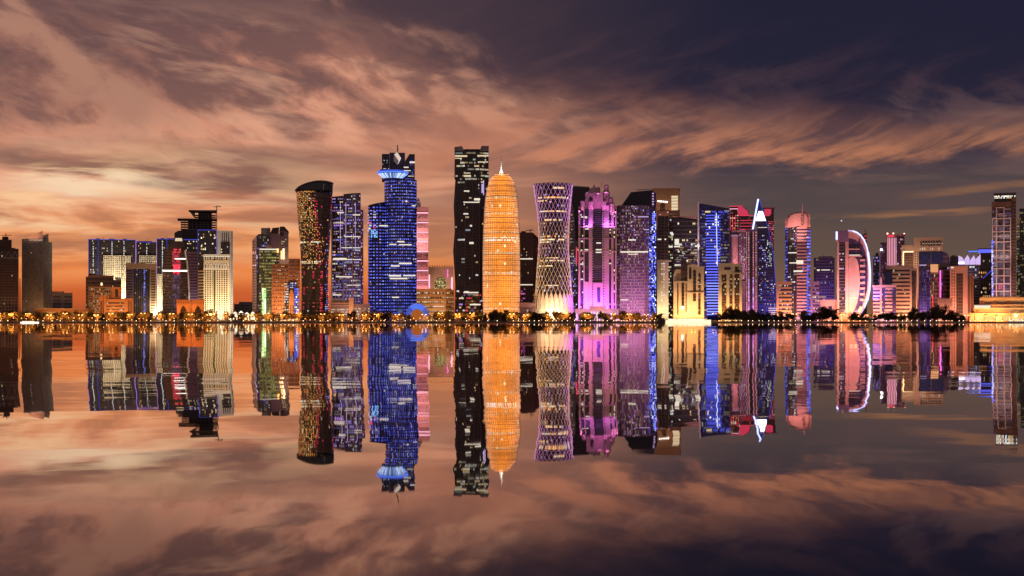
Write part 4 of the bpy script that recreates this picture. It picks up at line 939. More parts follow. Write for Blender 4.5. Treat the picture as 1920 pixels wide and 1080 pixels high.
# ------------------------------------------------------------------ purple floodlit tower
b = B('domed_tower', 'purple floodlit stone tower crowned with a dome and stepped turrets', 2110, 1084, 1156, land='purple domed tower')
PST = stone('c4a398'); b.box('core', GL['dark'], 1085.5, 1154.5, 392, 600, 1.2, 40)
for x0, x1, y0, pr in ((1084.5, 1088, 394, 0), (1094, 1096, 394, -.4), (1104, 1112, 378, -1.2), (1129.5, 1136, 378, -1.2), (1136.2, 1142, 385, -.8), (1146, 1150.5, 394, -.4), (1153, 1155.6, 396, 0)):
    b.box('pier', PST, x0, x1, y0, 600, pr, 3)
b.box('infill_wall', PST, 1112, 1129.5, 530, 600, -.9, 3); b.box('infill_wall', PST, 1096, 1104, 528, 600, .2, 3); b.box('tall_window', GL['violet'], 1119.5, 1125.5, 539, 567, -1.2, -.5); b.box('infill_wall', PST, 1088, 1094, 482, 487, .4, 3); b.box('infill_wall', PST, 1142, 1146, 478, 486, .4, 3)
b.box('lower_glass', GL['violet'], 1088, 1094, 520, 570, .9, 1.4)
for y in (424, 446, 470): b.box('belt_course', PST, 1084, 1112, y, y + 2, -1.5, 3); b.box('belt_course', PST, 1129.5, 1156, y, y + 2, -1.5, 3)
for k in range(36): b.box('floor_band', ST['dgrey'], 1112, 1129.4, 394 + k * 3.8, 395 + k * 3.8, .7, 1.3)
b.panes((1109, -1.3), (1113, -1.3), 430, 580, 1, 30, WARM, 0, dim=[(.01, .01, .012)], fx=.5, fz=.5, name='small_windows'); b.panes((1130, -1.3), (1134, -1.3), 394, 580, 1, 36, WARM, 0, dim=[(.01, .01, .012)], fx=.5, fz=.5, name='small_windows')
b.box('upper_block', PST, 1097.5, 1131, 361, 392, 4, 30); b.outline('upper_arch', GL['dark'], [(1105, 376), (1105, 371), (1108, 368), (1111, 371), (1111, 376)], 3.6, 4.4); b.outline('upper_arch', PST, [(1096, 392), (1096, 376), (1100, 368), (1106, 363), (1106, 392)], 5, 20)
b.dome('main_dome', PST, 1114, 12, 361, 12, 16); b.tube('dome_lantern', PST, 1114, 2, 1.4, 352, 345, 16); b.beam('spike', ST['white'], (1127, 12, 350), (1130, 12, 337.5), .9)
for x, r, y0, y1, d in ((1137, 6.5, 361, 392, 8), (1137, 4.6, 349, 361, 8), (1145.5, 4.6, 373, 396, 6), (1148, 5, 384, 402, 3), (1092.5, 4.2, 379, 394, 4), (1122, 3.4, 352, 362, 10), (1153, 3, 388, 398, 5), (1087, 2.4, 388, 396, 5)):
    b.tube('turret', PST, x, r, r, y1, y0, d, 12); b.dome('turret_dome', PST, x, r * 1.08, y0, r * .9, d)
    b.flood(x - 2, x + 2, y1 + 1.5, y0 - 6, (.95, .3, .95), .35, 6 - d)
for y, xs in ((407, (1097, 1100.5)), (405.5, (1089.5, 1101)), (423, (1097, 1104)), (428, (1097, 1104)), (454.5, (1118, 1127)), (467, (1117, 1128)), (472, (1117, 1128)), (467, (1096, 1103)), (494, (1088, 1094)), (522.5, (1088.5, 1093.5)), (482, (1142, 1146)), (493, (1141.6, 1146)), (404, (1150.5, 1153)), (443, (1150.5, 1153)), (451, (1089, 1093)), (468, (1088.5, 1092))):
    b.box('lit_window', LED['softwhite'], xs[0], xs[1], y, y + 2.2, .6, 1.15)
b.panes((1150.5, 1.0), (1153, 1.0), 400, 590, 1, 24, WARM + COOL, .4, (.4, 1.5)); b.panes((1142, 1.0), (1146, 1.0), 400, 590, 1, 34, WARM, .25, (.3, 1.2)); b.panes((1088, 1.0), (1094, 1.0), 400, 590, 2, 34, WARM, .12, (.3, 1.2))
b.flood(1084, 1156, 592, 545, (.5, .07, 1.), 95, 15); b.flood(1084, 1156, 594, 500, (.6, .14, 1.), 26, 28); b.flood(1086, 1154, 592, 470, (1., .36, .45), 4.5, 34); b.flood(1094, 1110, 428, 390, (.6, .14, 1.), 9.0, 6); b.flood(1128, 1154, 428, 390, (.6, .14, 1.), 11.0, 6); b.flood(1098, 1152, 396, 358, (.9, .2, 1.), 5.0, 9)
b.flood(1084, 1156, 500, 450, (1., .5, .4), 2.5, 26)

b = B('arcade_block', 'low arcaded forecourt washed violet at the foot of the purple tower', 2060, 1070, 1176, 'building')
b.box('wall', PST, 1078, 1160, 581, 602, 2, 14); b.box('entrance_block', PST, 1105, 1136, 574, 602, 0, 14); b.box('cornice', PST, 1077, 1161, 579, 581.4, 1, 15); b.box('wing', PST, 1160.2, 1175, 584, 602, 1, 12)
for k in range(15):
    x = 1080 + k * 5.4
    if 1101 < x < 1137: continue
    b.outline('arch_window', LED['lav'] if k % 3 else LED['violet'], [(x, 600), (x, 590), (x + 1.2, 587.6), (x + 2.4, 590), (x + 2.4, 600)], 1.4, 1.9)
for k in range(5): b.box('portal_window', LED['violet'] if k % 2 else LED['softwhite'], 1108 + k * 5.2, 1110.6 + k * 5.2, 584, 600, -.5, -.05)
b.flood(1076, 1120, 602, 585, (.8, .45, 1.), 7, 12); b.flood(1122, 1176, 602, 585, (.8, .45, 1.), 7, 12)

# ------------------------------------------------------------------ slanted-roof violet tower with blue edge
b = B('slant_roof_tower', 'violet gridded tower with a black slanted roof and a flickering blue edge', 2160, 1157, 1232, land='slant-roofed violet tower')
std(b, [(1157, 10), (1163, 0), (1208, 0), (1217, 4)], 385, 'violet', 40, (ST['mauve'], 38, .34, .5), (ST['mauve'], 20, .26, .8), dict(nx=24, nz=38, pal=PINKL + VIO + WARM, prob=.5, k=(.12, .8), fx=.6, fz=.55))
b.prism('edge_bay', GL['blue'], [(1217.2, 4.2), (1225, 9), (1230, 16)], [372, 357, 362], None, 40); b.bands(ST['mauve'], (1217.2, 4.2), (1225, 9), 378, 440, 10, .25, .4)
b.outline('slanted_roof', principled('roof_black', (.012, .012, .018), .3), [(1157.5, 385.2), (1166, 384), (1183, 360), (1224.5, 356.5), (1224.5, 385.2)], 1.5, 40)
b.box('roof_slot', ST['mauve'], 1222, 1226.4, 360, 386, 1, 6); b.bar_mesh('roof_railing', ST['dark'], [((1193, 14, 354), (1223, 14, 353))] + [((1195 + k * 4, 14, 354), (1195 + k * 4, 14, 359)) for k in range(7)], .6)
for k in range(5): b.box('slot_light', LED['lav'], 1223, 1225.6, 362 + k * 5, 364 + k * 5, .5, .9)
strips(b, 'softwhite', [(1163, 1215, 471, 473.6), (1178, 1192, 448.6, 451), (1178, 1196, 476, 477.4), (1163, 1178, 561, 563)], -1.2); strips(b, 'lav', [(1196, 1216, 406, 407.4), (1208, 1217, 430, 431.4)], -1.2)
def fn(i, j, r):
    if r.random() < .62: return pick(r, [(.08, .1, 1.), (.15, .2, 1.), (.5, .55, 1.)], .6, 3.2)
    return None
b.panes((1216.6, 3.0), (1229.5, 14), 425, 597, 6, 52, BLUE, 1, fn=fn, fx=.8, fz=.75, proud=1.0, name='blue_flicker'); b.panes((1222, 6), (1229.5, 14), 395, 430, 3, 10, BLUE, 1, fn=fn, fx=.7, fz=.7, proud=1.0, name='blue_flicker')
b.panes((1183, -.9), (1196, -.9), 385, 450, 5, 16, VIO + [(1, .2, .9)], .3, (.2, 1.2)); b.panes((1208, 0), (1217, 4), 392, 590, 3, 34, BLUE, .5, (.2, .9), .8, .4, .5)
b.flood(1157, 1217, 597, 530, (.95, .4, .65), 36, 30); b.flood(1157, 1217, 592, 470, (.85, .42, .9), 30, 45)

b = B('brown_tower', 'brown stone tower with a lit square panel and a small roof sign', 2460, 1224, 1275)
b.box('body', ST['tan'], 1224.5, 1274.5, 354, 600, 2, 36); b.box('lit_panel', LED['softwarm'], 1259, 1271, 367, 394, 1.4, 1.9); b.box('dark_base', ST['brown'], 1224.6, 1274, 395, 600, .8, 1.9); b.outline('arch_niche', GL['brown'], [(1238, 396), (1238, 384), (1241, 380), (1245, 380), (1247, 384), (1247, 396)], 1.5, 2.5)
for k in range(4): b.box('panel_bar', ST['tan'], 1258.4, 1271.6, 371 + k * 5.6, 372 + k * 5.6, .8, 1.3)
for k in range(6): b.box('sign_letter', LED['white'], 1233 + k * 3.3, 1235.2 + k * 3.3, 375.6 + k * .35, 378 + k * .35, 1.2, 1.6)
b.box('parapet', ST['tan'], 1223.5, 1275.5, 352.6, 355, 1, 37); b.bands(ST['dark'], (1253, .8), (1274, .8), 397, 420, 4, .4, .5); b.flood(1224, 1274, 430, 375, (1., .6, .38), 10, 30); b.panes((1232, .4), (1254, .4), 396, 404, 6, 2, WARM + PINKL, .4, (.4, 1.4))

b = B('two_tone_tower', 'slim tower, black glass above and cream stone below', 2200, 1231, 1254, land='black-over-cream slim tower')
b.box('upper_glass', GL['dark'], 1232.5, 1253, 405, 487, 0, 20); b.bands(ST['dgrey'], (1232.5, 0), (1253, 0), 406, 487, 14, .2, .4); b.piers(ST['brown'], (1232.5, 0), (1253, 0), 405, 487, 3, .14, .6); b.box('lower_wall', ST['cream'], 1232, 1253.4, 487.2, 600, -.6, 20)
b.panes((1239, -.7), (1247, -.7), 492, 590, 2, 20, COOL + WARM, .75, (.5, 1.3), .5, .45); strips(b, 'softwhite', [(1233, 1240, 447.6, 450), (1246, 1249, 447.6, 450)], -.7); b.flood(1230, 1255, 597, 545, (1., .84, .5), 16, 24)

b = B('glass_block', 'broad dark glass block with scattered lit windows and a sloping roofline', 2240, 1253, 1315, land='broad dark glass block')
std(b, [(1253.5, 6), (1262, 0), (1315, 9)], [406, 407, 414], 'dark', 30, (ST['dgrey'], 24, .25, .4), None, dict(nx=22, nz=24, pal=WARM + COOL, prob=.10, k=(.3, 1.3), fx=.85, fz=.42, run=.55, proud=.5))
b.prism('roof_edge', ST['pink'], [(1253.5, 5.6), (1262, -.4), (1315, 8.6)], [404.6, 405.2, 412], 407, 30); b.panes((1253.5, 6), (1262, 0), 440, 590, 3, 26, [(.8, 1., .7)] + WARM, .4, (.2, 1.), .7, .5, .5)
strips(b, 'softwhite', [(1254, 1261, 461, 464), (1265, 1273, 448, 459), (1264, 1275, 461, 463.4), (1303, 1312, 460, 463), (1271, 1274, 470, 473), (1258, 1263, 438, 441)], -.6)
b.panes((1266, .4), (1312, 8.4), 455, 500, 20, 12, VIO + WARM, .3, (.2, .7), .9, .4, .6, run=.7)

b = B('cream_block', 'orange-lit cream block with tall dark arched windows behind the long white boat', 2080, 1262, 1321, 'building', land='cream arched block')
b.box('wall', ST['cream'], 1263, 1289, 527, 602, 0, 20); b.box('back_wall', ST['cream'], 1265, 1277, 505, 530, 5, 18); b.outline('stepped_wall', ST['cream'], [(1262.4, 600), (1262.4, 516), (1265, 508), (1268, 508), (1268, 600)], 3, 14); b.box('dark_shaft', GL['brown'], 1277, 1287, 485, 528, 2, 14); b.box('shaft_cap', ST['tan'], 1276.5, 1281, 482, 528, 3, 12)
b.box('wall', ST['cream'], 1289.2, 1320, 500, 602, 1, 20); b.outline('arch_head', ST['cream'], [(1289.2, 500.1), (1289.2, 497), (1300, 495), (1308, 497), (1308, 500.1)], 1, 14)
for x0, x1, y0, y1, d in ((1292, 1296.4, 501, 523, .4), (1299.5, 1305, 506, 565, .4), (1309, 1313.6, 512, 590, .4), (1278, 1283, 530, 576, -.6), (1270, 1272, 530, 590, -.6), (1285.5, 1287.5, 530, 585, -.6)):
    c = (x0 + x1) / 2; b.outline('arched_window', GL['dark'], [(x0, y1), (x0, y0 + 3), (x0 + .8, y0 + .8), (c, y0), (x1 - .8, y0 + .8), (x1, y0 + 3), (x1, y1)], d, d + .9)
    for k in range(int((y1 - y0) / 7)): b.box('transom', ST['brown'], x0, x1, y0 + 5 + k * 7, y0 + 5.8 + k * 7, d - .25, d - .02)
b.box('lit_doorway', LED['white'], 1277.6, 1282, 574, 579, -.8, -.3); b.box('belt_course', ST['cream'], 1283, 1320.4, 548, 549.6, -.8, 1); b.panes((1309, .3), (1314, .3), 515, 588, 2, 18, WARM, .3, (.3, 1.)); b.flood(1260, 1322, 600, 545, (1., .56, .28), 26, 24)

# ------------------------------------------------------------------ blue striped tower
b = Curved('blue_striped_tower', 'blue tower with a curved bay of bright blue horizontal stripes', 2240, 1308, 1368, land='blue striped tower')
b.prism('body', BLG, [(1309, 4), (1313, 0), (1367, 0)], [380, 381, 391], None, 34); b.bands(ST['dark'], (1313, 0), (1367, 0), 392, 590, 34, .3, .3); b.panes((1313, 0), (1367, 0), 393, 590, 18, 34, BLUE + BLUE + WARM, .5, (.08, .5), .85, .45, .4, run=.3)
b.box('edge_fin', ST['white'], 1308, 1311, 379, 600, -1, 4); b.flood(1306, 1313, 470, 400, (.9, .8, 1.), 3, 12)
b.setup([(398, 1321, 1353), (450, 1321, 1353), (600, 1323, 1351)], .8); b.back = 6
b.skin('bay', BLG, 401, 600, 10, 28)
LB = [emis('stripe_blue_a', (.11, .13, 1.), .9), emis('stripe_blue_b', (.13, .15, 1.), 1.3), emis('stripe_blue_c', (.2, .24, 1.), 1.7)]
for k in range(36): b.hoop('light_stripe', LB[min(2, k // 12)], 404 + k * 5.3, 2.3, .1, .5, 16, -math.pi + .15, -.15)
b.beam('vertical_light', LED['icy'], (1343, -7.4, 400), (1345, -7.4, 498), .8); b.panes((1322, -8), (1352, -8), 412, 520, 9, 18, COOL + WARM, .07, (.6, 1.6), .7, .6); b.panes((1340, -8), (1348, -8), 405, 425, 3, 4, COOL, .7, (.8, 2.))
for k, (a, c) in enumerate(((1322, 1332), (1335, 1343), (1347, 1356), (1359, 1365))): b.box('roof_sign_letter', LED['softwarm' if k == 0 else 'bluesoft'], a, c, 395.5 + k * .3, 398.5 + k * .3, -.8, -.2)
b.flood(1312, 1366, 597, 540, (.15, .18, 1.), 8, 20)

b = B('red_lit_tower', 'tower with a red glowing slanted top right of the blue striped tower', 2440, 1367, 1412)
b.outline('body', GL['brown'], [(1367.5, 600), (1367.5, 388), (1372, 386), (1392, 387), (1404, 396), (1406, 600)], 0, 26); b.box('side_block', GL['brown'], 1385, 1413, 407, 600, -1, 22)
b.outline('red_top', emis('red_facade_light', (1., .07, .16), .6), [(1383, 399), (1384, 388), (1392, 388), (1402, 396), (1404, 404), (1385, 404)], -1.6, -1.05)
b.strip('red', 1367.5, 1392, 386, 387.2, -.5); b.strip('pink', 1368, 1384, 391, 392, -.5)
for x in (1369, 1373, 1378): b.strip('red', x, x + .8, 404, 432, -.4, .3)
for y in (404, 413, 418, 424, 430): b.strip('red', 1387, 1412, y, y + .9, -1.4, .3)
b.panes((1368, -.2), (1385, -.2), 392, 440, 5, 10, RED + WARM, .5, (.2, 1.)); b.panes((1386, -1.2), (1413, -1.2), 408, 440, 8, 8, RED + VIO, .4, (.1, .5))
b = B('red_lit_tower', 'red dotted tower with a cantilevered flat roof behind the spired tower', 2500, 1430, 1454)
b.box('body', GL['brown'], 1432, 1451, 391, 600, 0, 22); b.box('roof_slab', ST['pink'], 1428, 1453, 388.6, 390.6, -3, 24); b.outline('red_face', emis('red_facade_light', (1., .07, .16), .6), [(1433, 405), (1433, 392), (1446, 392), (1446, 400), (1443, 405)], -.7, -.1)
b.panes((1440, -.2), (1451, -.2), 414, 470, 5, 16, RED + PINKL, .75, (.3, 1.2), .5, .5); b.panes((1444, -.2), (1451, -.2), 470, 560, 3, 22, PINKL, .5, (.1, .5)); b.bands(ST['brown'], (1432, 0), (1451, 0), 408, 560, 30, .3, .25)

b = B('cream_block', 'cream portal block with dark glazed bays in front of the blue striped tower', 2070, 1346, 1392, 'building', land='cream portal block')
b.box('core', GL['brown'], 1348, 1390.5, 497, 602, 2.5, 18); b.panes((1348, 2.5), (1390, 2.5), 500, 595, 12, 14, WARM + [(.8, .7, .2)], .3, (.15, .8), .8, .5, .3); b.bands(ST['brown'], (1348, 2.5), (1390, 2.5), 500, 598, 20, .25, .4)
for x0, x1 in ((1347, 1353), (1362, 1367.6), (1373.6, 1377), (1386.6, 1391)): b.box('pier', ST['cream'], x0, x1, 500, 602, 0, 8)
b.box('lintel', ST['cream'], 1346.6, 1378, 493.5, 514, -.6, 10); b.box('lintel', ST['cream'], 1377.6, 1391.4, 495, 500, -.3, 10); b.box('roof_slot', GL['dark'], 1358, 1370, 501.5, 506, -.9, -.4); b.box('belt_course', ST['cream'], 1374, 1397, 511, 513.6, -1.2, 2); b.box('belt_course', ST['cream'], 1353, 1362, 528, 529.4, 1.4, 2.6); b.flood(1345, 1392, 600, 545, (1., .55, .25), 17, 22)

b = B('rounded_tower', 'pinkish tower with a rounded pale column and reflective glass', 2210, 1368, 1399)
b.box('body', GL['violet'], 1369, 1398.4, 434, 600, 4, 24); b.tube('column', ST['pink'], 1378, 6, 6, 600, 443, 4, 14); b.tube('column_cap', ST['white'], 1378, 7, 7, 443, 440, 4, 14); b.box('roof_frame', ST['pink'], 1372, 1400, 431.5, 435, 2, 20)
for k in range(4): b.box('mullion', ST['pink'], 1387 + k * 3, 1388 + k * 3, 436, 540, 3.2, 4)
b.box('lower_block', ST['pink'], 1389.5, 1398, 527, 600, 0, 8); b.panes((1386, 3.2), (1398, 3.2), 438, 540, 4, 20, VIO + COOL, .3, (.2, .7)); b.flood(1368, 1399, 520, 470, (1., .45, .6), 14, 20)

b = B('light_pylon', 'tall slab with glowing pink vertical lines left of the spired tower', 2160, 1398, 1420)
b.box('body', ST['brown'], 1398.5, 1420, 432, 602, 0, 18); b.box('crown', ST['mauve'], 1398, 1420.4, 430, 434, -1, 18)
for x, l in ((1400, 'pink'), (1404, 'pink'), (1412.4, 'pink'), (1417.6, 'pink')): b.panes((x - .8, -.2), (x + .8, -.2), 434, 598, 1, 52, PINKL, 1, (.4, 1.1), .9, .6, name='line_lights')
for x, l in ((1404, 0), (1412.4, 0)): b.panes((x - 1, -.5), (x + 1, -.5), 520, 598, 1, 30, VIO + [(1, .3, .9)], 1, (.6, 1.8), .9, .7, name='line_lights')
b.box('dark_recess', GL['dark'], 1406.5, 1410.6, 438, 600, -.5, .2); b.flood(1397, 1421, 598, 530, (.75, .25, 1.), 20, 18)

b = B('spired_tower', 'pointed glass tower with a brilliant white tip and one curved side', 2190, 1410, 1458, land='white-tipped spired tower')
b.outline('body', GL['blue'], [(1420.4, 602), (1420.4, 432), (1419, 420), (1416, 414), (1421, 374), (1424.5, 375), (1430, 392), (1436.5, 413), (1442, 434), (1447.5, 462), (1452, 495), (1455, 535), (1456.5, 575), (1457, 602)], 0, 22)
b.outline('glowing_tip', emis('tip_white', (1., .93, .95), 3.0), [(1416.5, 414), (1422.5, 396), (1430, 396), (1436, 414)], -1.2, -.1)
b.beam('tip_light', LED['icy'], (1421.5, -1.4, 374), (1411.5, -1.4, 430), 2.6); b.beam('tip_light', LED['bluesoft'], (1424, -1.2, 375), (1430, -1.2, 396), .9)
cv = [(1436.5, 413), (1442, 434), (1447.5, 462), (1452, 495), (1455, 535), (1456.5, 580)]
for (x0, y0), (x1, y1) in zip(cv, cv[1:]): b.beam('edge_light', LED['bluesoft'], (x0 - .3, -.6, y0), (x1 - .3, -.6, y1), .7)
for k in range(30):
    y = 418 + k * 6; c, r = prof([(413, 1416, 1436.5), (434, 1420.4, 1442), (462, 1420.4, 1447.5), (495, 1420.4, 1452), (535, 1420.4, 1455), (600, 1420.4, 1456.5)], y); b.box('floor_band', ST['dark'], c - r, c + r, y, y + 1.4, -.4, .1)
b.panes((1421, -.3), (1441, -.3), 440, 595, 8, 40, COOL + VIO + BLUE, .22, (.2, 1.2)); b.panes((1438, -.3), (1447, -.3), 450, 500, 4, 14, [(.6, 1., .6)] + COOL, .35, (.3, 1.2)); b.panes((1441, -.3), (1454, -.3), 520, 595, 5, 20, BLUE + COOL, .35, (.3, 1.4))
b.strip('softwhite', 1421, 1438, 426, 427, -.5, .3); b.flood(1420, 1457, 598, 555, (.3, .22, 1.), 14, 16)
for k in range(4): b.strip('lav', 1441, 1456, 577 + k * 4, 579 + k * 4, -.8, .3)

# ================================================================== right part of the skyline
b = B('round_top_tower', 'striped tower with a rounded pink top and a thin mast', 2160, 1471, 1520, land='round-topped striped tower')
b.prism('body', GL['dark'], [(1472, 10), (1477, 2), (1494, -1)], 425, None, 26); b.prism('striped_body', GL['violet'], [(1494.2, -1.2), (1512, 1), (1519, 11)], 425, None, 26)
b.outline('rounded_top', ST['pink'], [(1472, 426), (1472.4, 412), (1475, 406), (1481, 401), (1489, 398), (1500, 396.8), (1512, 397.6), (1517, 401), (1519, 408), (1519, 426)], 4, 20); b.outline('rounded_top', ST['pink'], [(1476, 426), (1477, 412), (1482, 404), (1490, 400.5), (1502, 399.6), (1510, 401), (1514, 408), (1514, 426)], -.5, 4)
b.bands(ST['pink'], (1494.2, -1.2), (1512, 1), 426, 598, 28, .5, .8); b.bands(ST['pink'], (1512, 1), (1519, 11), 426, 598, 28, .5, .8)
b.panes((1512, 1), (1519, 11), 430, 598, 2, 28, BLUE, .9, (.4, 1.6), .9, .5, .9); b.panes((1504, -.5), (1512, 1), 450, 598, 2, 26, BLUE, .5, (.2, .8), .9, .4, .3); b.strip('blue', 1513, 1514.2, 500, 580, -1, .4)
b.panes((1472, 10), (1477, 2), 426, 598, 2, 30, BLUE, .75, (.2, 1.), .8, .6, .3); b.panes((1477, 2), (1494, -1), 426, 598, 6, 36, COOL + VIO + WARM, .14, (.2, 1.1), .8, .5, .3, run=.4); b.piers(ST['dgrey'], (1477, 2), (1494, -1), 426, 598, 3, .08, .6, 'mullion')
b.beam('mast', ST['pink'], (1504.5, -1.5, 426), (1504.5, -1.5, 384), 1.2)
for k in range(4): b.box('mast_bracket', ST['brown'], 1502.6, 1506.4, 404 + k * 5.5, 405.6 + k * 5.5, -2.6, -.4)
strips(b, 'softwhite', [(1478, 1494, 473, 475), (1480, 1494, 492, 494), (1488, 1505, 507, 510), (1493, 1506, 488, 495)], -2.4); b.flood(1471, 1520, 597, 520, (1., .42, .55), 34, 30); b.flood(1471, 1520, 450, 405, (1., .46, .48), 15, 20)

for (x0, x1, y0, D, st, lab, fl) in ((1456, 1485, 528, 2085, 'pink', 'low pinkish banded block left of the round-topped tower', (1., .5, .35)), (1519.6, 1536, 528, 2090, 'mauve', 'narrow violet banded block right of the round-topped tower', (.6, .3, 1.))):
    b = B('banded_block', lab, D, x0, x1, 'building', group='banded blocks at the foot of the round-topped tower')
    std(b, [(x0, 0), (x1, 0)], y0 + 3, 'violet', 18, (ST[st], 10, .45, .6), None, dict(nx=int((x1 - x0) / 2.4), nz=10, pal=WARM + VIO, prob=.22, k=(.3, 1.2), fx=.7, fz=.4, run=.4)); b.box('parapet', ST[st], x0 - .5, x1 + .5, y0, y0 + 4, -.8, 10); b.box('blind_wall', ST[st], x0, x0 + 4, y0 + 3, 600, -.9, 4); b.flood(x0, x1, 598, 560, fl, 8, 18)

b = B('violet_tower', 'plain violet glass tower between the round-topped tower and the curved arch tower', 2420, 1522, 1566)
std(b, [(1526, 3), (1530, 0), (1565, 0)], 483, 'violet', 22, (ST['mauve'], 22, .2, .3), (ST['mauve'], 12, .1, .4, True, 'mullions'), dict(nx=14, nz=22, pal=VIO + BLUE + WARM, prob=.10, k=(.2, .9), run=.3)); b.outline('roof_cap', ST['dgrey'], [(1534, 483.2), (1535, 480.6), (1560, 480.6), (1563, 483.2)], 3, 18); strips(b, 'softwhite', [(1532, 1537, 505, 508), (1540, 1556, 505.5, 507)], -.6); b.flood(1526, 1565, 590, 530, (.45, .25, 1.), 24, 30)
b = B('low_block', 'low plain pink wall block left of the curved arch tower', 2095, 1537, 1570, 'building')
b.box('wall', ST['pink'], 1537, 1570, 564, 602, 0, 12); b.box('coping', ST['pink'], 1536.5, 1570.5, 562, 564.4, -.6, 12.6); b.box('window', GL['violet'], 1553, 1560, 574, 584, -.4, .3); b.box('window', GL['violet'], 1540, 1546, 576, 584, -.4, .3); b.flood(1537, 1570, 600, 580, (1., .5, .45), 3.2, 14)

# ------------------------------------------------------------------ curved arch tower
b = B('arch_tower', 'salmon tower shaped like a bow with a bright white-blue light along its curve', 2080, 1567, 1633, land='bow-shaped arch tower')
SAL = stone('dba78c')
b.box('dark_bay', GL['dark'], 1573, 1585.4, 453, 602, 1.5, 20); b.bands(ST['dgrey'], (1573, 1.5), (1585.4, 1.5), 456, 598, 24, .22, .3); b.panes((1573, 1.3), (1585.4, 1.3), 456, 590, 4, 24, WARM + VIO, .1, (.3, 1.2), .8, .5, .3)
b.box('pier', SAL, 1569.4, 1573.2, 450, 602, 0, 20); b.box('pier', SAL, 1585, 1591, 452, 602, -.6, 20); b.box('head', ST['mauve'], 1568, 1591, 432, 453.4, -1, 20); b.box('head_edge', SAL, 1567, 1571.5, 432.4, 453, -1.4, 4); b.box('light_strip', LED['icy'], 1567, 1570.4, 434, 449, -2, -1.45)
oc = [(1591, 432), (1599, 432.6), (1607, 435.6), (1614, 441), (1620, 449), (1625, 461), (1628, 474), (1630, 490), (1631.4, 508), (1631.6, 526), (1630.4, 544), (1627, 562), (1621, 577), (1613, 590), (1606, 600)]
ic = [(1591, 446), (1597, 446.6), (1603, 449), (1609, 453), (1614, 460), (1618, 470), (1621, 482), (1622.6, 495), (1623.4, 510), (1623.4, 526), (1622, 544), (1618.6, 560), (1613, 574), (1606, 586), (1600, 596)]
b.outline('bow_glass', GL['violet'], [(1591.2, 602)] + [(1591.2, 440)] + oc[2:] , 3, 20)
for k in range(len(oc) - 1): b.outline('bow_segment', SAL, [oc[k], oc[k + 1], ic[k + 1], ic[k]] if k < 3 or k > 11 else [oc[k], oc[k + 1], (ic[k + 1][0] + 3.6, ic[k + 1][1]), (ic[k][0] + 3.6, ic[k][1])], -1.2, 8)
for k in range(len(oc) - 1):
    (x0, y0), (x1, y1) = oc[k], oc[k + 1]; b.beam('edge_light', LED['icy'] if 1 <= k <= 11 else LED['lav'], (x0 - .3, -1.8, y0 + .4), (x1 - .3, -1.8, y1 + .4), 2.8 if 5 < k < 11 else 1.7)
b.outline('lens_panel', SAL, [(1591.4, 600), (1591.4, 484), (1596, 481), (1602, 481), (1607, 486), (1610, 498), (1612, 515), (1612.4, 532), (1611, 550), (1607, 568), (1601, 583), (1594, 600)], .6, 4)
for y in (466, 479.4): b.box('sky_floor', SAL, 1591.2, 1612 if y < 470 else 1616, y, y + 2.2, .2, 6)
b.strip('softwhite', 1592, 1613, 477.6, 479, -.2, .4, 'lit_window')
for k in range(8): b.box('balcony', SAL, 1612.6, 1622, 486 + k * 10.6, 490 + k * 10.6, .8, 6)
b.panes((1612.6, .7), (1622, .7), 490, 572, 3, 8, VIO + BLUE + WARM, .35, (.2, 1.))
for k in range(2):
    x = 1596 + k * 8; b.box('lamp_cluster', LED['warm'], x - 2.4, x + 2.4, 557, 559, -.4, .4)
b.box('podium', SAL, 1567, 1628, 590, 603, -4, 18); b.panes((1567, -4.1), (1628, -4.1), 591, 602, 14, 1, WARM, .5, (.4, 1.2), .5, .7); b.flood(1567, 1632, 600, 530, (1., .5, .32), 26, 20); b.flood(1590, 1628, 598, 560, (1., .6, .3), 5, 9); b.flood(1575, 1628, 585, 460, (1., .44, .66), 70, 40); b.flood(1632, 1650, 560, 530, (.2, .18, 1.), 6, 16)  # last flood is an added lamp spreading blue light onto the next block
b = B('red_lit_tower', 'dark pinnacle with red bands peeping over the bow-shaped tower', 2320, 1612, 1627)
b.outline('body', ST['brown'], [(1613, 600), (1613, 441), (1622, 437.6), (1625.5, 437), (1625.5, 600)], 0, 12); b.beam('mast', ST['dark'], (1622.4, 2, 438), (1622.4, 2, 429), .8)
for k in range(3): b.strip('red', 1620, 1625.4, 442 + k * 7, 443 + k * 7, -.2, .3)

# ------------------------------------------------------------------ cluster right of the bow
b = B('banded_tower', 'small blue banded tower with a round roof light in the right-hand cluster', 2380, 1632, 1650)
std(b, [(1637, 0), (1649, 0)], 479, 'blue', 14, (ST['mauve'], 20, .4, .5), None, dict(nx=5, nz=20, pal=BLUE + VIO, prob=.4, k=(.2, 1.))); b.tube('roof_drum', ST['dgrey'], 1644.5, 3, 3, 479, 474, 5); b.flood(1636, 1650, 590, 530, (.4, .3, 1.), 5, 24)
b = B('slab_block', 'dark violet slab crowned with a white globe light', 2350, 1650, 1663)
std(b, [(1650.4, 0), (1662, 0)], 457, 'violet', 16, (ST['mauve'], 26, .25, .4), (ST['mauve'], 3, .2, .6), dict(nx=4, nz=26, pal=PINKL + VIO, prob=.2, k=(.2, .8))); b.outline('roof', ST['dgrey'], [(1650, 457.2), (1653, 454), (1662.4, 455), (1662.4, 457.2)], 0, 15); b.dome('globe_light', LED['white'], 1652.6, 2.6, 470, 4.4, -2)
b = B('red_topped_tower', 'pink ribbed tower with red lights on its roof corners', 2330, 1662, 1699, land=None)
b.prism('body', ST['mauve'], [(1662.4, 0), (1679, 0), (1696, 7)], 441, None, 22)
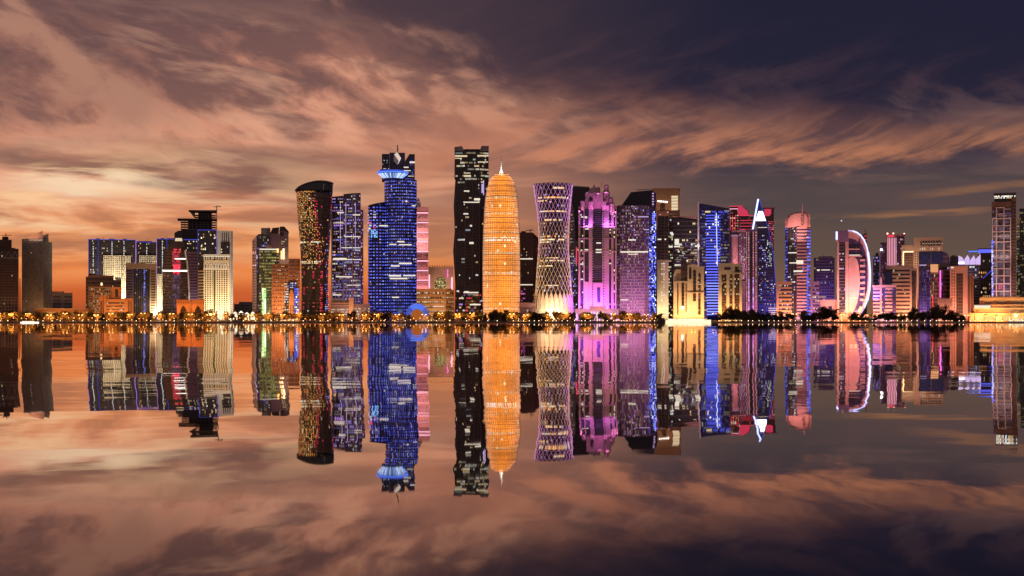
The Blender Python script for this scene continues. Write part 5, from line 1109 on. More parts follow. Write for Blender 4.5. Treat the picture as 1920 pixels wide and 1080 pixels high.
for k in range(6): b.box('rib', ST['pink'], 1663 + k * 3, 1664.4 + k * 3, 441.5, 560, -1, .1); b.strip('pink', 1664.6 + k * 3, 1665.3 + k * 3, 446, 520, -.2, .25)
b.box('red_crown', LED['red'], 1664, 1676, 441, 444.4, -1.3, -1.05); b.box('crown_slab', ST['pink'], 1661.6, 1698, 439, 441.2, -1.4, 22); b.bands(ST['dgrey'], (1679, 0), (1696, 7), 446, 560, 22, .35, .4)
for x, y in ((1664, 438), (1675, 438), (1695.5, 439)): b.dome('warning_light', emis('warn_red', (1., .45, .35), 5.), x, 1.5, y + .6, 2.4, 1)
b.panes((1679, 0), (1696, 7), 446, 560, 6, 20, PINKL + WARM, .12, (.3, 1.), proud=.6); b.flood(1662, 1698, 590, 500, (1., .38, .6), 34, 34)
b = B('framed_block', 'beige block with a glowing gold frame line near its top', 2300, 1690, 1714)
b.box('body', ST['beige'], 1690.5, 1713, 459.5, 600, 0, 16); b.box('glazing', GL['brown'], 1695.4, 1712, 474, 600, -.5, .3); b.strip('warm', 1693, 1712.4, 471, 473, -.6, .5); b.strip('warm', 1693, 1694.4, 473.2, 500, -.6, .5); b.bands(ST['brown'], (1695.4, -.5), (1712, -.5), 476, 560, 18, .3, .3); b.flood(1690, 1713, 500, 465, (1., .65, .38), 3.4, 14)

b = B('striped_block', 'wide cream block with dark horizontal window stripes in the right-hand cluster', 2100, 1660, 1720, 'building', land='cream striped block')
std(b, [(1661, 5), (1674, 0), (1709, 0)], 502, 'brown', 22, (ST['beige'], 14, .5, .8), None, dict(nx=14, nz=14, pal=WARM, prob=.06, k=(.4, 1.2), fx=.8, fz=.4, y0=2)); b.box('parapet', ST['beige'], 1660, 1709.4, 497.6, 504, -1.2, 18); b.box('blue_bay', GL['blue'], 1660.4, 1673.4, 510, 533, -.6, 3); b.box('stair_shaft', GL['brown'], 1709.4, 1718, 507, 600, .5, 16); b.box('shaft_frame', ST['beige'], 1709, 1719, 503.5, 507.4, -.4, 16); b.box('shaft_frame', ST['beige'], 1717.4, 1719.6, 507, 600, -.3, 16); b.box('shaft_frame', ST['beige'], 1706, 1709.6, 504, 600, -1.3, 10); b.flood(1660, 1719, 598, 545, (1., .46, .46), 27, 26)
b = B('striped_block', 'lower striped block with a violet glazed middle below the cream striped block', 2065, 1635, 1681, 'building')
b.prism('body', GL['violet'], [(1636, 0), (1680, 0)], 538, None, 18)
for x0, x1 in ((1637, 1651), (1660, 1673)): b.bands(ST['pink'], (x0, 0), (x1, 0), 540, 600, 9, .5, .8)
b.box('pier', ST['beige'], 1650, 1653.4, 520, 602, -.6, 8); b.box('parapet', ST['pink'], 1635.4, 1680.6, 534.6, 539, -1, 12); b.panes((1653, 0), (1660, 0), 540, 598, 3, 12, BLUE + VIO + WARM, .3, (.2, 1.)); b.panes((1673, 0), (1680, 0), 540, 598, 3, 12, VIO + BLUE, .4, (.2, .8)); b.panes((1660, -.1), (1673, -.1), 540, 596, 5, 9, WARM, .2, (.6, 1.6), .8, .4); b.flood(1635, 1681, 600, 565, (1., .42, .55), 14, 18)

b = B('portal_tower', 'beige portal tower with a slotted top and a dark curved glass front', 2290, 1713, 1769, land='slotted beige portal tower')
b.box('left_pier', ST['beige'], 1714, 1722.6, 447, 602, 0, 24); b.box('lintel', ST['beige'], 1713.4, 1767.4, 445, 471, -.6, 24); b.box('slot', GL['dark'], 1726, 1766, 452, 461, -1, -.4); b.box('body', GL['brown'], 1722.8, 1767, 471.2, 602, 2, 24)
for k in range(8): b.box('slot_post', ST['beige'], 1728.4 + k * 5, 1729.6 + k * 5, 452, 461, -1.4, -.9); b.box('slot_light', LED['softwarm'], 1730.6 + k * 5, 1732 + k * 5, 456, 457.4, -1.5, -1.1)
b.outline('curved_glass', GL['blue'], [(1724, 472), (1767, 472), (1768.6, 484), (1766, 495), (1726, 495), (1723.4, 484)], .2, 2.4); b.box('mullion', ST['dgrey'], 1745, 1746, 472, 495, -.2, .3); b.panes((1714, -.1), (1722.6, -.1), 449, 500, 2, 12, WARM, 0, dim=[(.02, .015, .012)], fx=.45, fz=.5, name='small_windows'); b.panes((1724, -.7), (1766, -.7), 463, 470, 11, 1, WARM, .6, (.3, .9), .4, .6); b.flood(1713, 1768, 560, 455, (1., .56, .44), 38, 44)
b = B('curved_block', 'pale mauve quarter-round block behind the slotted portal tower', 2350, 1766, 1783, 'building')
b.outline('body', ST['mauve'], [(1767, 600), (1767, 472), (1772, 472.6), (1777, 476), (1780, 483), (1781.4, 495), (1781.6, 600)], 0, 14); b.bands(ST['pink'], (1768, 0), (1777, 0), 480, 600, 14, .25, .3); b.flood(1766, 1782, 560, 490, (1., .6, .6), 3, 22)

b = B('violet_tower', 'narrow violet glass tower left of the dark block with an orange box', 2140, 1722, 1746)
std(b, [(1722.6, 3), (1726, 0), (1737, 0), (1744.6, 4)], [499, 497, 497, 499], 'violet', 16, (ST['mauve'], 20, .2, .3), (ST['mauve'], 9, .15, .5), dict(nx=10, nz=20, pal=VIO + BLUE, prob=.35, k=(.1, .6), run=.3)); b.box('roof_band', LED['lav'], 1724, 1737, 496.4, 498, -.3, .3); b.flood(1722, 1745, 598, 540, (.5, .3, 1.), 12, 18)
b = B('boxed_block', 'dark banded block with a glowing orange box at its top', 2110, 1743.6, 1761, 'building')
std(b, [(1744, 0), (1760.6, 0)], 512, 'brown', 16, (ST['mauve'], 12, .25, .5), None, dict(nx=7, nz=12, pal=WARM + RED, prob=.12, k=(.3, 1.))); b.box('orange_box', emis('orange_box_glow', (1., .46, .2), .75), 1744.6, 1759, 495.6, 510.4, -1, 10); b.box('box_rim', ST['tan'], 1744, 1759.6, 510.4, 512, -1.4, 10); b.piers(ST['tan'], (1744, 0), (1760.6, 0), 535, 600, 3, .14, .8); b.strip('red', 1748, 1750, 555, 590, -1, .3)  # orange box emits its own colour
b = B('glass_block', 'dark glass tower with one vertical magenta light line', 2130, 1760, 1782)
std(b, [(1760.8, 0), (1781, 4)], [497, 498], 'dark', 18, (ST['dgrey'], 14, .22, .4), None, dict(nx=8, nz=14, pal=VIO + RED, prob=.15, k=(.2, .8))); b.strip('magenta', 1762, 1764.4, 507, 558, -.5, .4); b.box('roof_fin', ST['dgrey'], 1761, 1780, 495, 497.4, 2, 8)
b = B('cream_wall_block', 'blank cream cube-like block behind the dark shore trees', 2060, 1757, 1787, 'building')
b.box('wall', ST['pink'], 1758, 1786, 561.6, 602, 0, 12); b.box('coping', ST['pink'], 1757.5, 1786.5, 559.8, 562, -.5, 12.5); b.box('joint', ST['tan'], 1771.6, 1772.2, 562, 602, -.15, .1); b.flood(1757, 1787, 600, 580, (1., .48, .42), 6, 14)
b = B('salmon_block', 'salmon stone block with a tall dark glass centre and brown side piers', 2100, 1781, 1826, 'building', land='salmon stone block')
b.box('wall', SAL, 1781.4, 1793, 500, 602, 0, 18); b.box('wall', SAL, 1805.6, 1814.4, 503, 602, 0, 18); b.box('head', SAL, 1793, 1805.6, 502, 512, .2, 18); b.box('glazing', GL['brown'], 1793, 1805.6, 512, 602, 2, 18); b.piers(ST['brown'], (1793, 2), (1805.6, 2), 512, 600, 3, .1, .4, 'mullion'); b.bands(ST['brown'], (1793, 2), (1805.6, 2), 512, 600, 14, .2, .3)
b.panes((1783, -.1), (1791.5, -.1), 505, 590, 2, 15, WARM, 0, dim=[(.02, .012, .01)], fx=.4, fz=.5, name='small_windows'); b.box('cornice', SAL, 1781, 1815, 498.6, 503, -1, 18); b.box('side_wall', ST['brown'], 1814.8, 1826, 516, 602, 2, 16)
for x in (1819, 1823.4): b.box('side_pier', ST['orange'], x, x + 2, 514, 602, .8, 3)
b.box('lit_window', LED['softwhite'], 1783, 1788, 500.4, 502.6, -1.3, -1.05); b.flood(1780, 1826, 598, 545, (1., .44, .38), 20, 24)

b = B('winged_tower', 'dark building topped with glowing lavender wing-shaped panels', 2310, 1796, 1840, land=None)
std(b, [(1797, 0), (1838, 0)], 497, 'dark', 22, (ST['dgrey'], 20, .3, .4), None, dict(nx=12, nz=20, pal=WARM + COOL, prob=.08, k=(.3, 1.1), run=.3))
for poly in ([(1797, 496), (1797, 479), (1804, 482), (1808, 489), (1808, 496)], [(1808.4, 496), (1808.4, 486), (1814, 478), (1818, 484), (1818, 496)], [(1818.4, 496), (1818.4, 489), (1826, 478.5), (1829, 486), (1829, 496)], [(1829.4, 496), (1829.4, 486), (1838.4, 477), (1838.4, 496)]): b.outline('wing_panel', LED['lav'], poly, 0, 4)
b.strip('white', 1797, 1808, 491, 494, -.4, .3); b.beam('roof_mast', LED['bluesoft'], (1817, 2, 478), (1817, 2, 468), .8); b.flood(1797, 1838, 520, 488, (.7, .5, 1.), 3, 16)
b = B('office_tower', 'brown tower with a bright blue roof band left of the white-gridded tower', 2360, 1834, 1863)
std(b, [(1834, 0), (1862, 0)], 470, 'brown', 22, (ST['brown'], 18, .35, .5), (ST['brown'], 6, .25, .7), dict(nx=7, nz=18, pal=GOLD + WARM, prob=.22, k=(.3, 1.2), run=.3)); b.box('roof_band', LED['blue'], 1834.4, 1861, 467.6, 474, -1, -.75); b.box('roof_slab', ST['dgrey'], 1833.4, 1862.4, 465.6, 467.6, -1.2, 22); b.beam('diagonal_light', LED['bluesoft'], (1843, -1.6, 522), (1858, -1.6, 508), 1.2); b.beam('roof_light', LED['cyan'], (1816, 2, 471), (1833, 2, 471), 1.6)
b = B('plain_block', 'dim brown block in the gap behind the salmon stone block', 2400, 1780, 1798, 'building')
std(b, [(1781.4, 0), (1797, 0)], 481, 'brown', 14, (ST['brown'], 20, .3, .4), None, dict(nx=6, nz=20, pal=WARM, prob=.08, k=(.2, .8))); b.box('roof_plant', ST['dgrey'], 1784, 1792, 478.6, 481.2, 3, 9)

b = B('grid_tower', 'tall brown tower with a white square grid frame and a lit crown', 2120, 1858, 1908, land='white-gridded tall tower')
b.box('body', GL['brown'], 1859.5, 1896, 378, 600, 0, 24); b.box('side_body', ST['brown'], 1896.2, 1905, 370, 600, 1, 24); b.box('head', ST['brown'], 1860, 1896, 378.2, 388, -.5, 20); b.box('crown', GL['dark'], 1864, 1904.6, 362, 377.8, 4, 22)
GW = stone('d9c3b6')
for x, t in ((1860, 409), (1867.4, 388), (1881.6, 388), (1894, 409)): b.box('frame_post', GW, x, x + 1.9, t, 556, -1.6, .1)
for k, y in enumerate((388, 400, 408.6, 422, 433.4, 442, 452.4, 468.6, 481.6, 490, 502.6, 516, 531, 545)): b.box('frame_rail', GW, 1860 if y > 405 else 1867.4, 1896 if y > 405 else 1883.4, y, y + 1.9, -1.3, .1)
b.panes((1860, -.1), (1896, -.1), 390, 556, 9, 40, VIO + PINKL, .35, (.04, .22), .9, .7, .2, run=.5); b.panes((1862, -.2), (1894, -.2), 410, 556, 3, 11, [(.55, .4, .5)], .6, (.15, .4), .7, .7, .25)
b.panes((1864, 3.9), (1904, 3.9), 366, 372, 16, 2, COOL + WARM, .85, (.9, 2.4), .8, .7); b.box('roof_slab', ST['dgrey'], 1863, 1905.6, 361, 363, 3, 23); b.beam('roof_frame', ST['grey'], (1866, 6, 378), (1866, 6, 362), .8)
b.panes((1859, -1.8), (1862.6, -1.8), 450, 556, 2, 40, [(.12, .14, 1.), (.5, .55, 1.)], .8, (.5, 2.6), .85, .75, name='blue_flicker'); b.bands(ST['dark'], (1896.2, 1), (1905, 1), 380, 590, 34, .35, .4); b.panes((1872, -.4), (1880, -.4), 533, 543, 2, 2, [(1., .2, .35)], 1, (.3, .7), .9, .9)
b.flood(1858, 1898, 575, 480, (1., .55, .58), 26, 34); b.flood(1858, 1898, 480, 410, (1., .62, .55), 8, 34)
b = B('glass_tower', 'olive-lit glass tower cut by the right edge of the picture', 2210, 1904, 1936, land=None)
std(b, [(1906, 6), (1912, 0), (1940, 0)], [420, 395, 392], 'green', 26, (ST['dgrey'], 36, .25, .4), None, dict(nx=14, nz=36, pal=[(.8, .7, .25), (.9, .8, .4)], prob=.3, k=(.06, .35), run=.6)); b.panes((1906, 6), (1912, 0), 422, 590, 3, 36, [(.9, .75, .3), (.5, .6, .8)], .5, (.1, .5), proud=.5); b.box('roof_edge', ST['dgrey'], 1911, 1940, 391, 394, -.5, 20)

b = B('mall', 'long terraced orange-lit hall with three roof pyramids at the right end', 2045, 1817, 1945, 'building', land='terraced orange hall')
b.box('upper_tier', ST['beige'], 1836, 1950, 559, 576, 10, 36); b.box('bright_tier', LED['softwhite'], 1826, 1857, 572.4, 577, 4, 6); b.box('middle_tier', ST['beige'], 1825, 1950, 577, 590, 6, 34); b.box('lower_tier', ST['beige'], 1817, 1950, 588, 603, 1, 30); b.box('roof_slab', ST['tan'], 1838, 1950, 556.6, 559, 8, 36)
for x in (1841.5, 1865, 1892): v = [b.P(x - 8, 6, 571), b.P(x + 8, 6, 571), b.P(x + 8, 14, 571), b.P(x - 8, 14, 571), b.P(x, 10, 563)]; b.mesh('pyramid', v, [(0, 1, 4), (1, 2, 4), (2, 3, 4), (3, 0, 4)], ST['orange'])
b.box('pyramid_base', ST['beige'], 1826, 1950, 571, 572.4, 5.2, 15)
b.panes((1818, .9), (1950, .9), 592, 602, 22, 1, [(1., .62, .25), (1., .75, .4)], .9, (.6, 1.8), .5, .7); b.piers(ST['beige'], (1818, 1), (1950, 1), 590, 603, 22, .2, .8, 'column'); b.box('cornice', ST['beige'], 1816, 1950, 587, 589, -.4, 30); b.panes((1840, 5.9), (1950, 5.9), 580, 588, 24, 1, WARM, .1, (.3, .9), .6, .5)
b.flood(1817, 1880, 602, 580, (1., .5, .18), 12, 14); b.flood(1880, 1945, 602, 580, (1., .5, .18), 12, 14); b.flood(1826, 1945, 588, 565, (1., .55, .22), 7, 10)

# ================================================================== waterfront
ORD = ['first', 'second', 'third', 'fourth', 'fifth', 'sixth', 'seventh', 'eighth', 'ninth', 'tenth', 'eleventh', 'twelfth', 'thirteenth', 'fourteenth', 'fifteenth', 'sixteenth', 'seventeenth', 'eighteenth']
def land_of(px): return min(LAND, key=lambda l: abs(px - (l[0] + l[1]) / 2) / (l[1] - l[0] + 10))[2]
def label_all(items, pattern):
    """items: list of (px, object); each gets an ordinal counted from the left before its landmark"""
    by = {}
    for px, o in sorted(items, key=lambda t: t[0]): by.setdefault(land_of(px), []).append(o)
    for l, os_ in by.items():
        for k, o in enumerate(os_):
            o['label'] = pattern.format(n=ORD[k] + ' ' if len(os_) > 1 else '', land=l, tail=' counted from the left' if len(os_) > 1 else '')
def sx(px, D): return (px - 960.0) * D / F
kerb = mesh_obj('kerb', [(-2500, SHORE - .5, .2), (2500, SHORE - .5, .2), (2500, SHORE - .5, 1.15), (-2500, SHORE - .5, 1.15), (-2500, SHORE + 1.2, 1.15), (2500, SHORE + 1.2, 1.15), (2500, SHORE + 1.2, .2), (-2500, SHORE + 1.2, .2)],
                [(0, 1, 2, 3), (3, 2, 5, 4), (4, 5, 6, 7), (0, 7, 6, 1)], principled('kerb_stone', (.34, .28, .22), .7, var=.25, vscale=.4))
kerb['kind'] = 'structure'
road = mesh_obj('road', [(-2500, 2018, GZ + .006), (2500, 2018, GZ + .006), (2500, 2030, GZ + .006), (-2500, 2030, GZ + .006)], [(0, 1, 2, 3)], principled('asphalt', (.05, .048, .046), .8))
road['kind'] = 'structure'

LEAF = principled('foliage', (.085, .062, .026), .75, var=.45, vscale=.5); BARK = principled('bark', (.14, .09, .055), .85)
PALM = principled('palm_frond', (.07, .075, .025), .7, var=.3, vscale=.4)
def tree_proto(seed, w, h, th, n):
    """meshes for a tree h metres tall: tapered trunk with limbs, crown of many small leaf faces in uneven clumps"""
    r = random.Random(seed); tv, tf = [], []
    def limb(p, q, r0, r1):
        d = (Vector(q) - Vector(p)); u = d.orthogonal().normalized(); t = d.normalized().cross(u); k = len(tv)
        for c, rr in ((p, r0), (q, r1)):
            for i in range(6): a = i * math.pi / 3; tv.append(tuple(Vector(c) + u * math.cos(a) * rr + t * math.sin(a) * rr))
        for i in range(6): tf.append((k + i, k + (i + 1) % 6, k + 6 + (i + 1) % 6, k + 6 + i))
    top = (r.uniform(-.3, .3), r.uniform(-.3, .3), th); limb((0, 0, 0), top, .32, .22)
    clumps = []
    for i in range(11):
        a = r.uniform(0, 6.28); rr = math.sqrt(r.random()) * w * .40; z = th + (h - th) * r.uniform(.12, .86) * (1 - .35 * (rr / (w * .5)) ** 2)
        c = (rr * math.cos(a), rr * math.sin(a), z); clumps.append((c, r.uniform(.13, .26) * w)); 
        if i < 6: limb(top, c, .18, .05)
    lv, lf = [], []
    for i in range(n):
        c, cr = r.choice(clumps); d = Vector((r.gauss(0, 1), r.gauss(0, 1), r.gauss(0, .8))).normalized() * cr * r.random() ** .45
        p = Vector(c) + d; p.z = max(p.z, th * .55); u = Vector((r.gauss(0, 1), r.gauss(0, 1), r.gauss(0, 1))).normalized(); t = u.orthogonal().normalized(); s = r.uniform(.4, .85); k = len(lv)
        lv += [tuple(p - u * s), tuple(p + t * s * .6), tuple(p + u * s), tuple(p - t * s * .6)]; lf.append((k, k + 1, k + 2, k + 3))
    a = bpy.data.meshes.new('tree_trunk'); a.from_pydata(tv, [], tf); a.materials.append(BARK)
    b2 = bpy.data.meshes.new('tree_crown'); b2.from_pydata(lv, [], lf); b2.materials.append(LEAF)
    return a, b2, h, w
def palm_proto(seed, h):
    r = random.Random(seed); tv, tf = [], []
    for k in range(6):
        z = h * k / 5; rr = .34 - .03 * k
        for i in range(7): a = i * 2 * math.pi / 7; tv.append((rr * math.cos(a) + .25 * math.sin(k * .7), rr * math.sin(a), z))
        if k: tf += [((k - 1) * 7 + i, (k - 1) * 7 + (i + 1) % 7, k * 7 + (i + 1) % 7, k * 7 + i) for i in range(7)]
    lv, lf = [], []; ox = .25 * math.sin(5 * .7)
    for f in range(22):
        az = r.uniform(0, 6.28); L = r.uniform(2.6, 3.8); up = r.uniform(.1, 1.3)
        for k in range(9):
            t0 = k / 9; p = Vector((ox + math.cos(az) * L * t0, math.sin(az) * L * t0, h + up * L * t0 * .7 - 2.6 * t0 * t0 * (1.2 - up * .4)))
            for sg in (1, -1):
                sd = Vector((-math.sin(az), math.cos(az), -.5)) * sg * (.75 * (1 - abs(t0 - .35))); q = p + sd + Vector((math.cos(az), math.sin(az), 0)) * .35; k0 = len(lv)
                lv += [tuple(p), tuple(p + Vector((math.cos(az), math.sin(az), -.1)) * .3), tuple(q)]; lf.append((k0, k0 + 1, k0 + 2))
    a = bpy.data.meshes.new('palm_trunk'); a.from_pydata(tv, [], tf); a.materials.append(BARK)
    b2 = bpy.data.meshes.new('palm_crown'); b2.from_pydata(lv, [], lf); b2.materials.append(PALM)
    return a, b2, h + 1.6, 6.0
PROT = [tree_proto(s, w, h, t, n) for s, w, h, t, n in ((1, 9, 9, 2.2, 900), (2, 11, 9, 2.0, 1000), (3, 8, 10, 2.6, 850), (4, 12, 11, 2.4, 1200), (5, 10, 8, 1.8, 900))]
BIG = [tree_proto(s, w, h, t, n) for s, w, h, t, n in ((11, 20, 15, 2.0, 3200), (12, 16, 14, 2.0, 2600), (13, 14, 16, 2.4, 2600))]
PALMS = [palm_proto(21, 7.5), palm_proto(22, 9)]
rt = random.Random(99)
def plant(name, pr, px, D, hpx, cat, group, wf=1.0):
    e = bpy.data.objects.new(name, None); COL.objects.link(e); e.location = (sx(px, D), D, GZ); e['category'] = cat; e['group'] = group
    k = hpx * D / F / pr[2] * 1.22; e.scale = (k * wf, k * wf, k); e.rotation_euler = (0, 0, rt.uniform(0, 6.28))
    for nm, me in (('trunk', pr[0]), ('crown', pr[1])):
        o = bpy.data.objects.new(nm, me); COL.objects.link(o); o.parent = e
    return e
small, big, palms = [], [], []
x = -6.0
while x < 1236:
    hh = rt.uniform(10, 16)
    if not (410 < x < 480 and rt.random() < .6) and not (1075 < x < 1085) and not (768 < x < 797):
        small.append((x, plant('shore_tree', rt.choice(PROT), x, rt.uniform(2003, 2015), hh, 'tree', 'small trees along the promenade', rt.uniform(.85, 1.25))))
    x += rt.uniform(9, 17)
x = -4.0
while x < 1236:
    if not (408 < x < 482) and not (764 < x < 800): small.append((x, plant('shore_tree', rt.choice(PROT), x, rt.uniform(2040, 2046), rt.uniform(12, 19), 'tree', 'small trees along the promenade', rt.uniform(.8, 1.1))))
    x += rt.uniform(14, 30)
for px, w, top in ((1356, 22, 588), (1368, 26, 583), (1384, 24, 586), (1399, 24, 588), (1411, 20, 586), (1424, 24, 588), (1438, 20, 590), (1462, 24, 588), (1478, 18, 590), (1508, 20, 588), (1522, 16, 590), (1543, 34, 582), (1560, 20, 584), (1602, 22, 591), (1618, 20, 592), (1648, 22, 590), (1672, 30, 588), (1690, 18, 590), (1712, 18, 584), (1733, 24, 587), (1756, 32, 581), (1774, 22, 580), (1796, 20, 590), (1000, 22, 591), (1015, 20, 592), (1062, 18, 594), (1096, 20, 596), (1140, 18, 597), (930, 18, 590), (948, 20, 591)):
    pr = rt.choice(BIG); hp = 604 - top; e = plant('dark_tree', pr, px, rt.uniform(1998, 2006), hp, 'tree', 'large dark trees on the right shore'); kk = w * 1998 / F / pr[3] * 1.25; e.scale = (kk, kk, e.scale[2]); big.append((px, e))
for px, hp in ((1828, 19), (1847, 13), (1866, 12), (1880, 11), (1566, 22), (463, 11), (447, 12), (480, 11), (1243, 14), (1340, 13), (1715, 20), (402, 13), (318, 12), (1183, 12)):
    palms.append((px, plant('palm_tree', rt.choice(PALMS), px, rt.uniform(1999, 2010), hp, 'palm', 'palms on the promenade')))
hv_, hf_ = [], []
for k in range(9000):
    px_ = rt.uniform(-10, 1232); D_ = rt.uniform(1999.5, 2002); p = Vector((sx(px_, D_), D_, GZ + rt.random() ** .7 * 1.7)); u = Vector((rt.gauss(0, 1), rt.gauss(0, 1), rt.gauss(0, 1))).normalized(); t = u.orthogonal().normalized(); s_ = rt.uniform(.25, .5); n_ = len(hv_)
    hv_ += [tuple(p - u * s_), tuple(p + t * s_ * .6), tuple(p + u * s_), tuple(p - t * s_ * .6)]; hf_.append((n_, n_ + 1, n_ + 2, n_ + 3))
tagit(mesh_obj('hedge', hv_, hf_, LEAF), 'low leafy hedge running along the quay below the shore trees', 'hedge', None, 'stuff')
label_all(small, '{n}small sodium-lit shore tree from left before the {land}')
label_all(big, '{n}large dark shore tree from left before the {land}')
label_all(palms, '{n}promenade palm tree from left before the {land}')

# ------------------------------------------------------------------ street lamps: pole, two arms, two glowing heads, and the light they give
POLE = principled('lamp_pole', (.16, .14, .12), .5, metal=.5); HEAD = emis('sodium_lamp', (1., .50, .14), 9.0)
def cyl(r0, r1, z0, z1, n=7):
    v = [((r0 if k == 0 else r1) * math.cos(2 * math.pi * i / n), (r0 if k == 0 else r1) * math.sin(2 * math.pi * i / n), z0 if k == 0 else z1) for k in range(2) for i in range(n)]
    return v, [(i, (i + 1) % n, n + (i + 1) % n, n + i) for i in range(n)] + [tuple(range(n, 2 * n))]
pm = bpy.data.meshes.new('lamp_post'); v, f = cyl(.16, .09, 0, 11.5); pm.from_pydata(v, [], f); pm.materials.append(POLE)
hm = bpy.data.meshes.new('lamp_head'); v = [(s_ * .85, y_ * .45, z_) for z_, s_, y_ in ((-.22, .7, .7), (-.22, 1, 1), (.2, .6, .6))]
hv = [(a * .9 * q, c * .5 * q, z) for z, q in ((-.3, .8), (0, 1), (.28, .55)) for a, c in ((-1, -1), (1, -1), (1, 1), (-1, 1))]
hm.from_pydata(hv, [], [(4 * k + i, 4 * k + (i + 1) % 4, 4 * k + 4 + (i + 1) % 4, 4 * k + 4 + i) for k in range(2) for i in range(4)] + [(3, 2, 1, 0), (8, 9, 10, 11)]); hm.materials.append(HEAD)
am = cube_mesh(POLE); lamps = []
def lamp(px, D, h=11.5, power=22.0, light=True):
    e = bpy.data.objects.new('street_lamp', None); COL.objects.link(e); e.location = (sx(px, D), D, GZ); e['category'] = 'street lamp'; e['group'] = 'sodium lamps along the waterfront'
    p = bpy.data.objects.new('pole', pm); COL.objects.link(p); p.parent = e; p.scale = (1, 1, h / 11.5)
    for sg in (-1, 1):
        a = bpy.data.objects.new('arm', am); COL.objects.link(a); a.parent = e; a.location = (sg * 1.1, 0, h - .1); a.scale = (2.0, .14, .14); a.rotation_euler = (0, -sg * .15, 0)
        g = bpy.data.objects.new('lamp_head', hm); COL.objects.link(g); g.parent = e; g.location = (sg * 2.5, 0, h + .1)
    if light:
        l = bpy.data.lights.new('sodium_light', 'SPOT'); l.spot_size = R(155); l.spot_blend = 1.0; l.energy = power * 1000; l.color = (1., .36, .07); l.shadow_soft_size = 1.2
        o = bpy.data.objects.new('sodium_light', l); COL.objects.link(o); o.parent = e; o.location = (0, 0, h - .6); o.rotation_euler = (R(68), 0, 0)
    lamps.append((px, e))
for px in (-4, 20, 52, 92, 122, 151, 180, 208, 244, 268, 297, 322, 357, 392, 420, 470, 500, 530, 560, 605, 640, 683, 706, 745, 795, 826, 858, 885, 960, 986, 1030, 1060, 1100, 1150, 1180, 1212): lamp(px, rt.uniform(1993.5, 1996), rt.uniform(9.5, 12.5), 75.0)  # here and below, extra lamps are added for an overall orange glow
for px in (1240, 1262, 1300, 1340, 1352, 1376, 1455, 1483, 1490, 1536, 1580, 1640, 1688, 1696, 1728, 1812, 1840, 1875, 1905): lamp(px, rt.uniform(2032, 2040), rt.uniform(9, 12), 60.0)
label_all(lamps, '{n}glowing twin-headed street lamp from left before the {land}')
gm = bpy.data.meshes.new('bollard_globe'); gv, gf = [], []
for k in range(5):
    t = math.pi * k / 4
    for i in range(8): gv.append((.42 * math.sin(t) * math.cos(i * math.pi / 4), .42 * math.sin(t) * math.sin(i * math.pi / 4), -.42 * math.cos(t)))
    if k: gf += [((k - 1) * 8 + i, (k - 1) * 8 + (i + 1) % 8, k * 8 + (i + 1) % 8, k * 8 + i) for i in range(8)]
gm.from_pydata(gv, [], gf); gm.materials.append(emis('bollard_glow', (1., .74, .42), 6.0))
bm_ = bpy.data.meshes.new('bollard_post'); v, f = cyl(.14, .12, 0, 1.3, 6); bm_.from_pydata(v, [], f); bm_.materials.append(POLE)
bl = []
def bollard(px):
    D = SHORE + .4
    e = bpy.data.objects.new('bollard_light', None); COL.objects.link(e); e.location = (sx(px, D), D, 1.15); e['category'] = 'bollard light'; e['group'] = 'small lights along the quay edge'
    for nm, me, z in (('post', bm_, 0), ('globe', gm, 1.55)): o = bpy.data.objects.new(nm, me); COL.objects.link(o); o.parent = e; o.location = (0, 0, z)
    bl.append((px, e))
x = 0
while x < 1920:
    if not (1232 < x < 1336) and not (34 < x < 76): bollard(x + rt.uniform(-2, 2))
    x += rt.uniform(8, 13) if 940 < x < 1232 or x > 1340 else rt.uniform(14, 30)
gm2 = gm.copy(); gm2.materials[0] = emis('added_amber_glow', (1., .42, .10), 5.0); gl_ = []  # amber lamps added to make the orange glow of the shore continuous
x = 2
while x < 1232:
    D = rt.uniform(1996, 2003); e = bpy.data.objects.new('added_amber_lamp', None); COL.objects.link(e); e.location = (sx(x, D), D, GZ); e['category'] = 'added lamp'; e['group'] = 'added amber lamps among the shore trees'; hh = rt.uniform(1.6, 5.5)
    for nm, me, z, sc in (('post', bm_, 0, hh / 1.3), ('globe', gm2, hh + .4, 1.25)):
        o = bpy.data.objects.new(nm, me); COL.objects.link(o); o.parent = e; o.location = (0, 0, z); o.scale = (1, 1, sc) if nm == 'post' else (sc, sc, sc)
    gl_.append((x, e)); x += rt.uniform(6, 15)
label_all(gl_, '{n}added amber lamp from left before the {land}')
label_all(bl, '{n}tiny quay-edge light from left before the {land}')

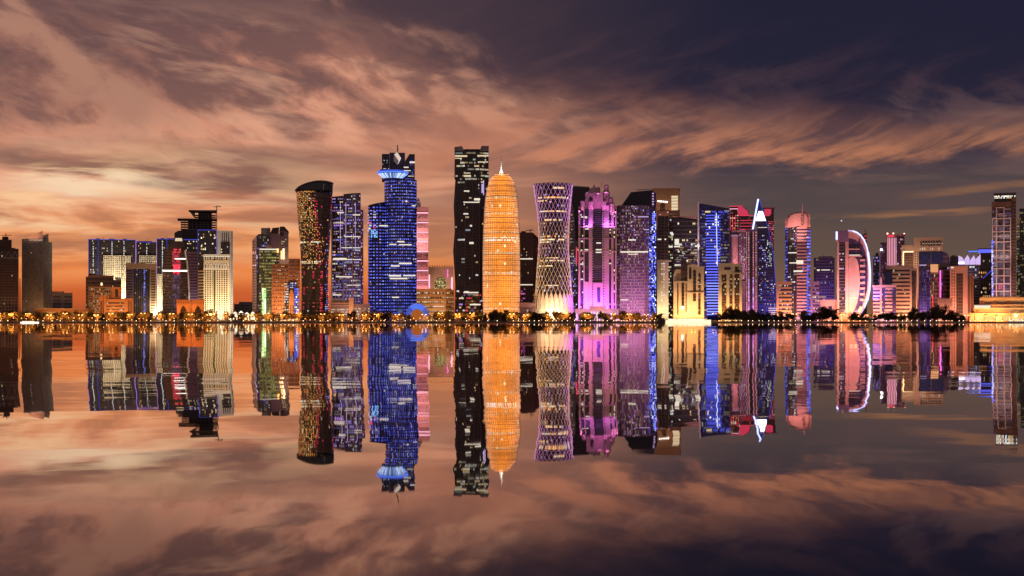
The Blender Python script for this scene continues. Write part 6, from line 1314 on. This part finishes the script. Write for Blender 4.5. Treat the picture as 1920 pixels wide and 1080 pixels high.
# ------------------------------------------------------------------ boats
def boat(name, label, x0, x1, D, hull_px, cabins, glow, bow=1):
    b = B(name, label, D, x0, x1, 'boat'); b.o.z = 0; b.e.location.z = 0
    L = b.X(x1) - b.X(x0); cx = b.X((x0 + x1) / 2); hz = hull_px * b.s; n = 12; wv = min(5.0, L * .13)
    rings = []
    for k in range(n + 1):
        t = k / n; tt = t if bow > 0 else 1 - t
        wid = wv * (1 - max(0, (tt - .6) / .4) ** 2 * .98); sh = hz * (1 + .28 * max(0, (tt - .5)) ** 2 * 4); x = b.X(x0) + L * t
        rings.append([(x, D - wid, sh), (x, D - wid * .72, -.3), (x, D + wid * .72, -.3), (x, D + wid, sh)])
    v = [p for r in rings for p in r]; f = [(4 * k + i, 4 * k + 4 + i, 4 * k + 4 + (i + 1) % 4, 4 * k + (i + 1) % 4) for k in range(n) for i in range(4)] + [(0, 1, 2, 3), (4 * n + 3, 4 * n + 2, 4 * n + 1, 4 * n)]
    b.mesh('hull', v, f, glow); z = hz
    for (a, c, h, kind) in cabins:
        xa, xb = b.X(lerp(x0, x1, a)), b.X(lerp(x0, x1, c)); hh = h * b.s
        b.cube('cabin', principled('boat_white', (.75, .73, .7), .4), ((xa + xb) / 2, D, z + hh / 2), (xb - xa, wv * 1.3, hh)); b.cube('deck_roof', principled('boat_white', (.75, .73, .7), .4), ((xa + xb) / 2, D, z + hh + .12), (xb - xa + 1.0, wv * 1.6, .2))
        nn = max(2, int((xb - xa) / 2.2)); vv, ff, cc = [], [], []
        for i in range(nn):
            q0 = xa + (xb - xa) * (i + .18) / nn; q1 = xa + (xb - xa) * (i + .82) / nn; k = len(vv); y = D - wv * .65 - .06
            vv += [(q0, y, z + hh * .25), (q1, y, z + hh * .25), (q1, y, z + hh * .85), (q0, y, z + hh * .85)]; ff.append((k, k + 1, k + 2, k + 3)); c = pick(rt, [(1., .85, .55), (1., .75, .4)], 1.2, 3.2); cc += [(*c, 1.)] * 4
        b.glow_mesh('cabin_windows', vv, ff, cc); z += hh + .25
    b.cube('mast', POLE, (cx, D, z + 1.2), (.16, .16, 2.4))
    return b
HW = emis('hull_glow', (1., .80, .48), 1.5)  # hull emission stands in for light falling on the boat
boat('long_boat', 'long white glowing boat moored in front of the cream arched block', 1248, 1333, 1979, 4.4, [(.05, .92, 3.0, 0)], HW)
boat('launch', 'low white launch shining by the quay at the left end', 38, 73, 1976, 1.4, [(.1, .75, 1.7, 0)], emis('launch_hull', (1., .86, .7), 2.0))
boat('yacht', 'white two-deck yacht moored at the right edge', 1889, 1926, 1980, 2.2, [(.12, .9, 2.6, 0), (.25, .75, 2.2, 0)], principled('boat_white', (.75, .73, .7), .4), -1)
b = B('pontoon', 'dark floating pontoon shed beside the long white boat', 1982, 1232, 1247, 'pontoon'); b.o.z = 0; b.e.location.z = 0
b.cube('raft', ST['dark'], (b.X(1239.5), 1982, .3), (b.X(1247) - b.X(1232), 9, 1.0)); b.cube('shed', ST['brown'], (b.X(1239.5), 1982, 3.4), (b.X(1246) - b.X(1233), 6.5, 5.2)); b.cube('shed_roof', ST['dark'], (b.X(1239.5), 1982, 6.15), (b.X(1247) - b.X(1232), 8, .3)); b.cube('shed_door', GL['dark'], (b.X(1240), 1978.7, 2.7), (2.4, .2, 3.4))
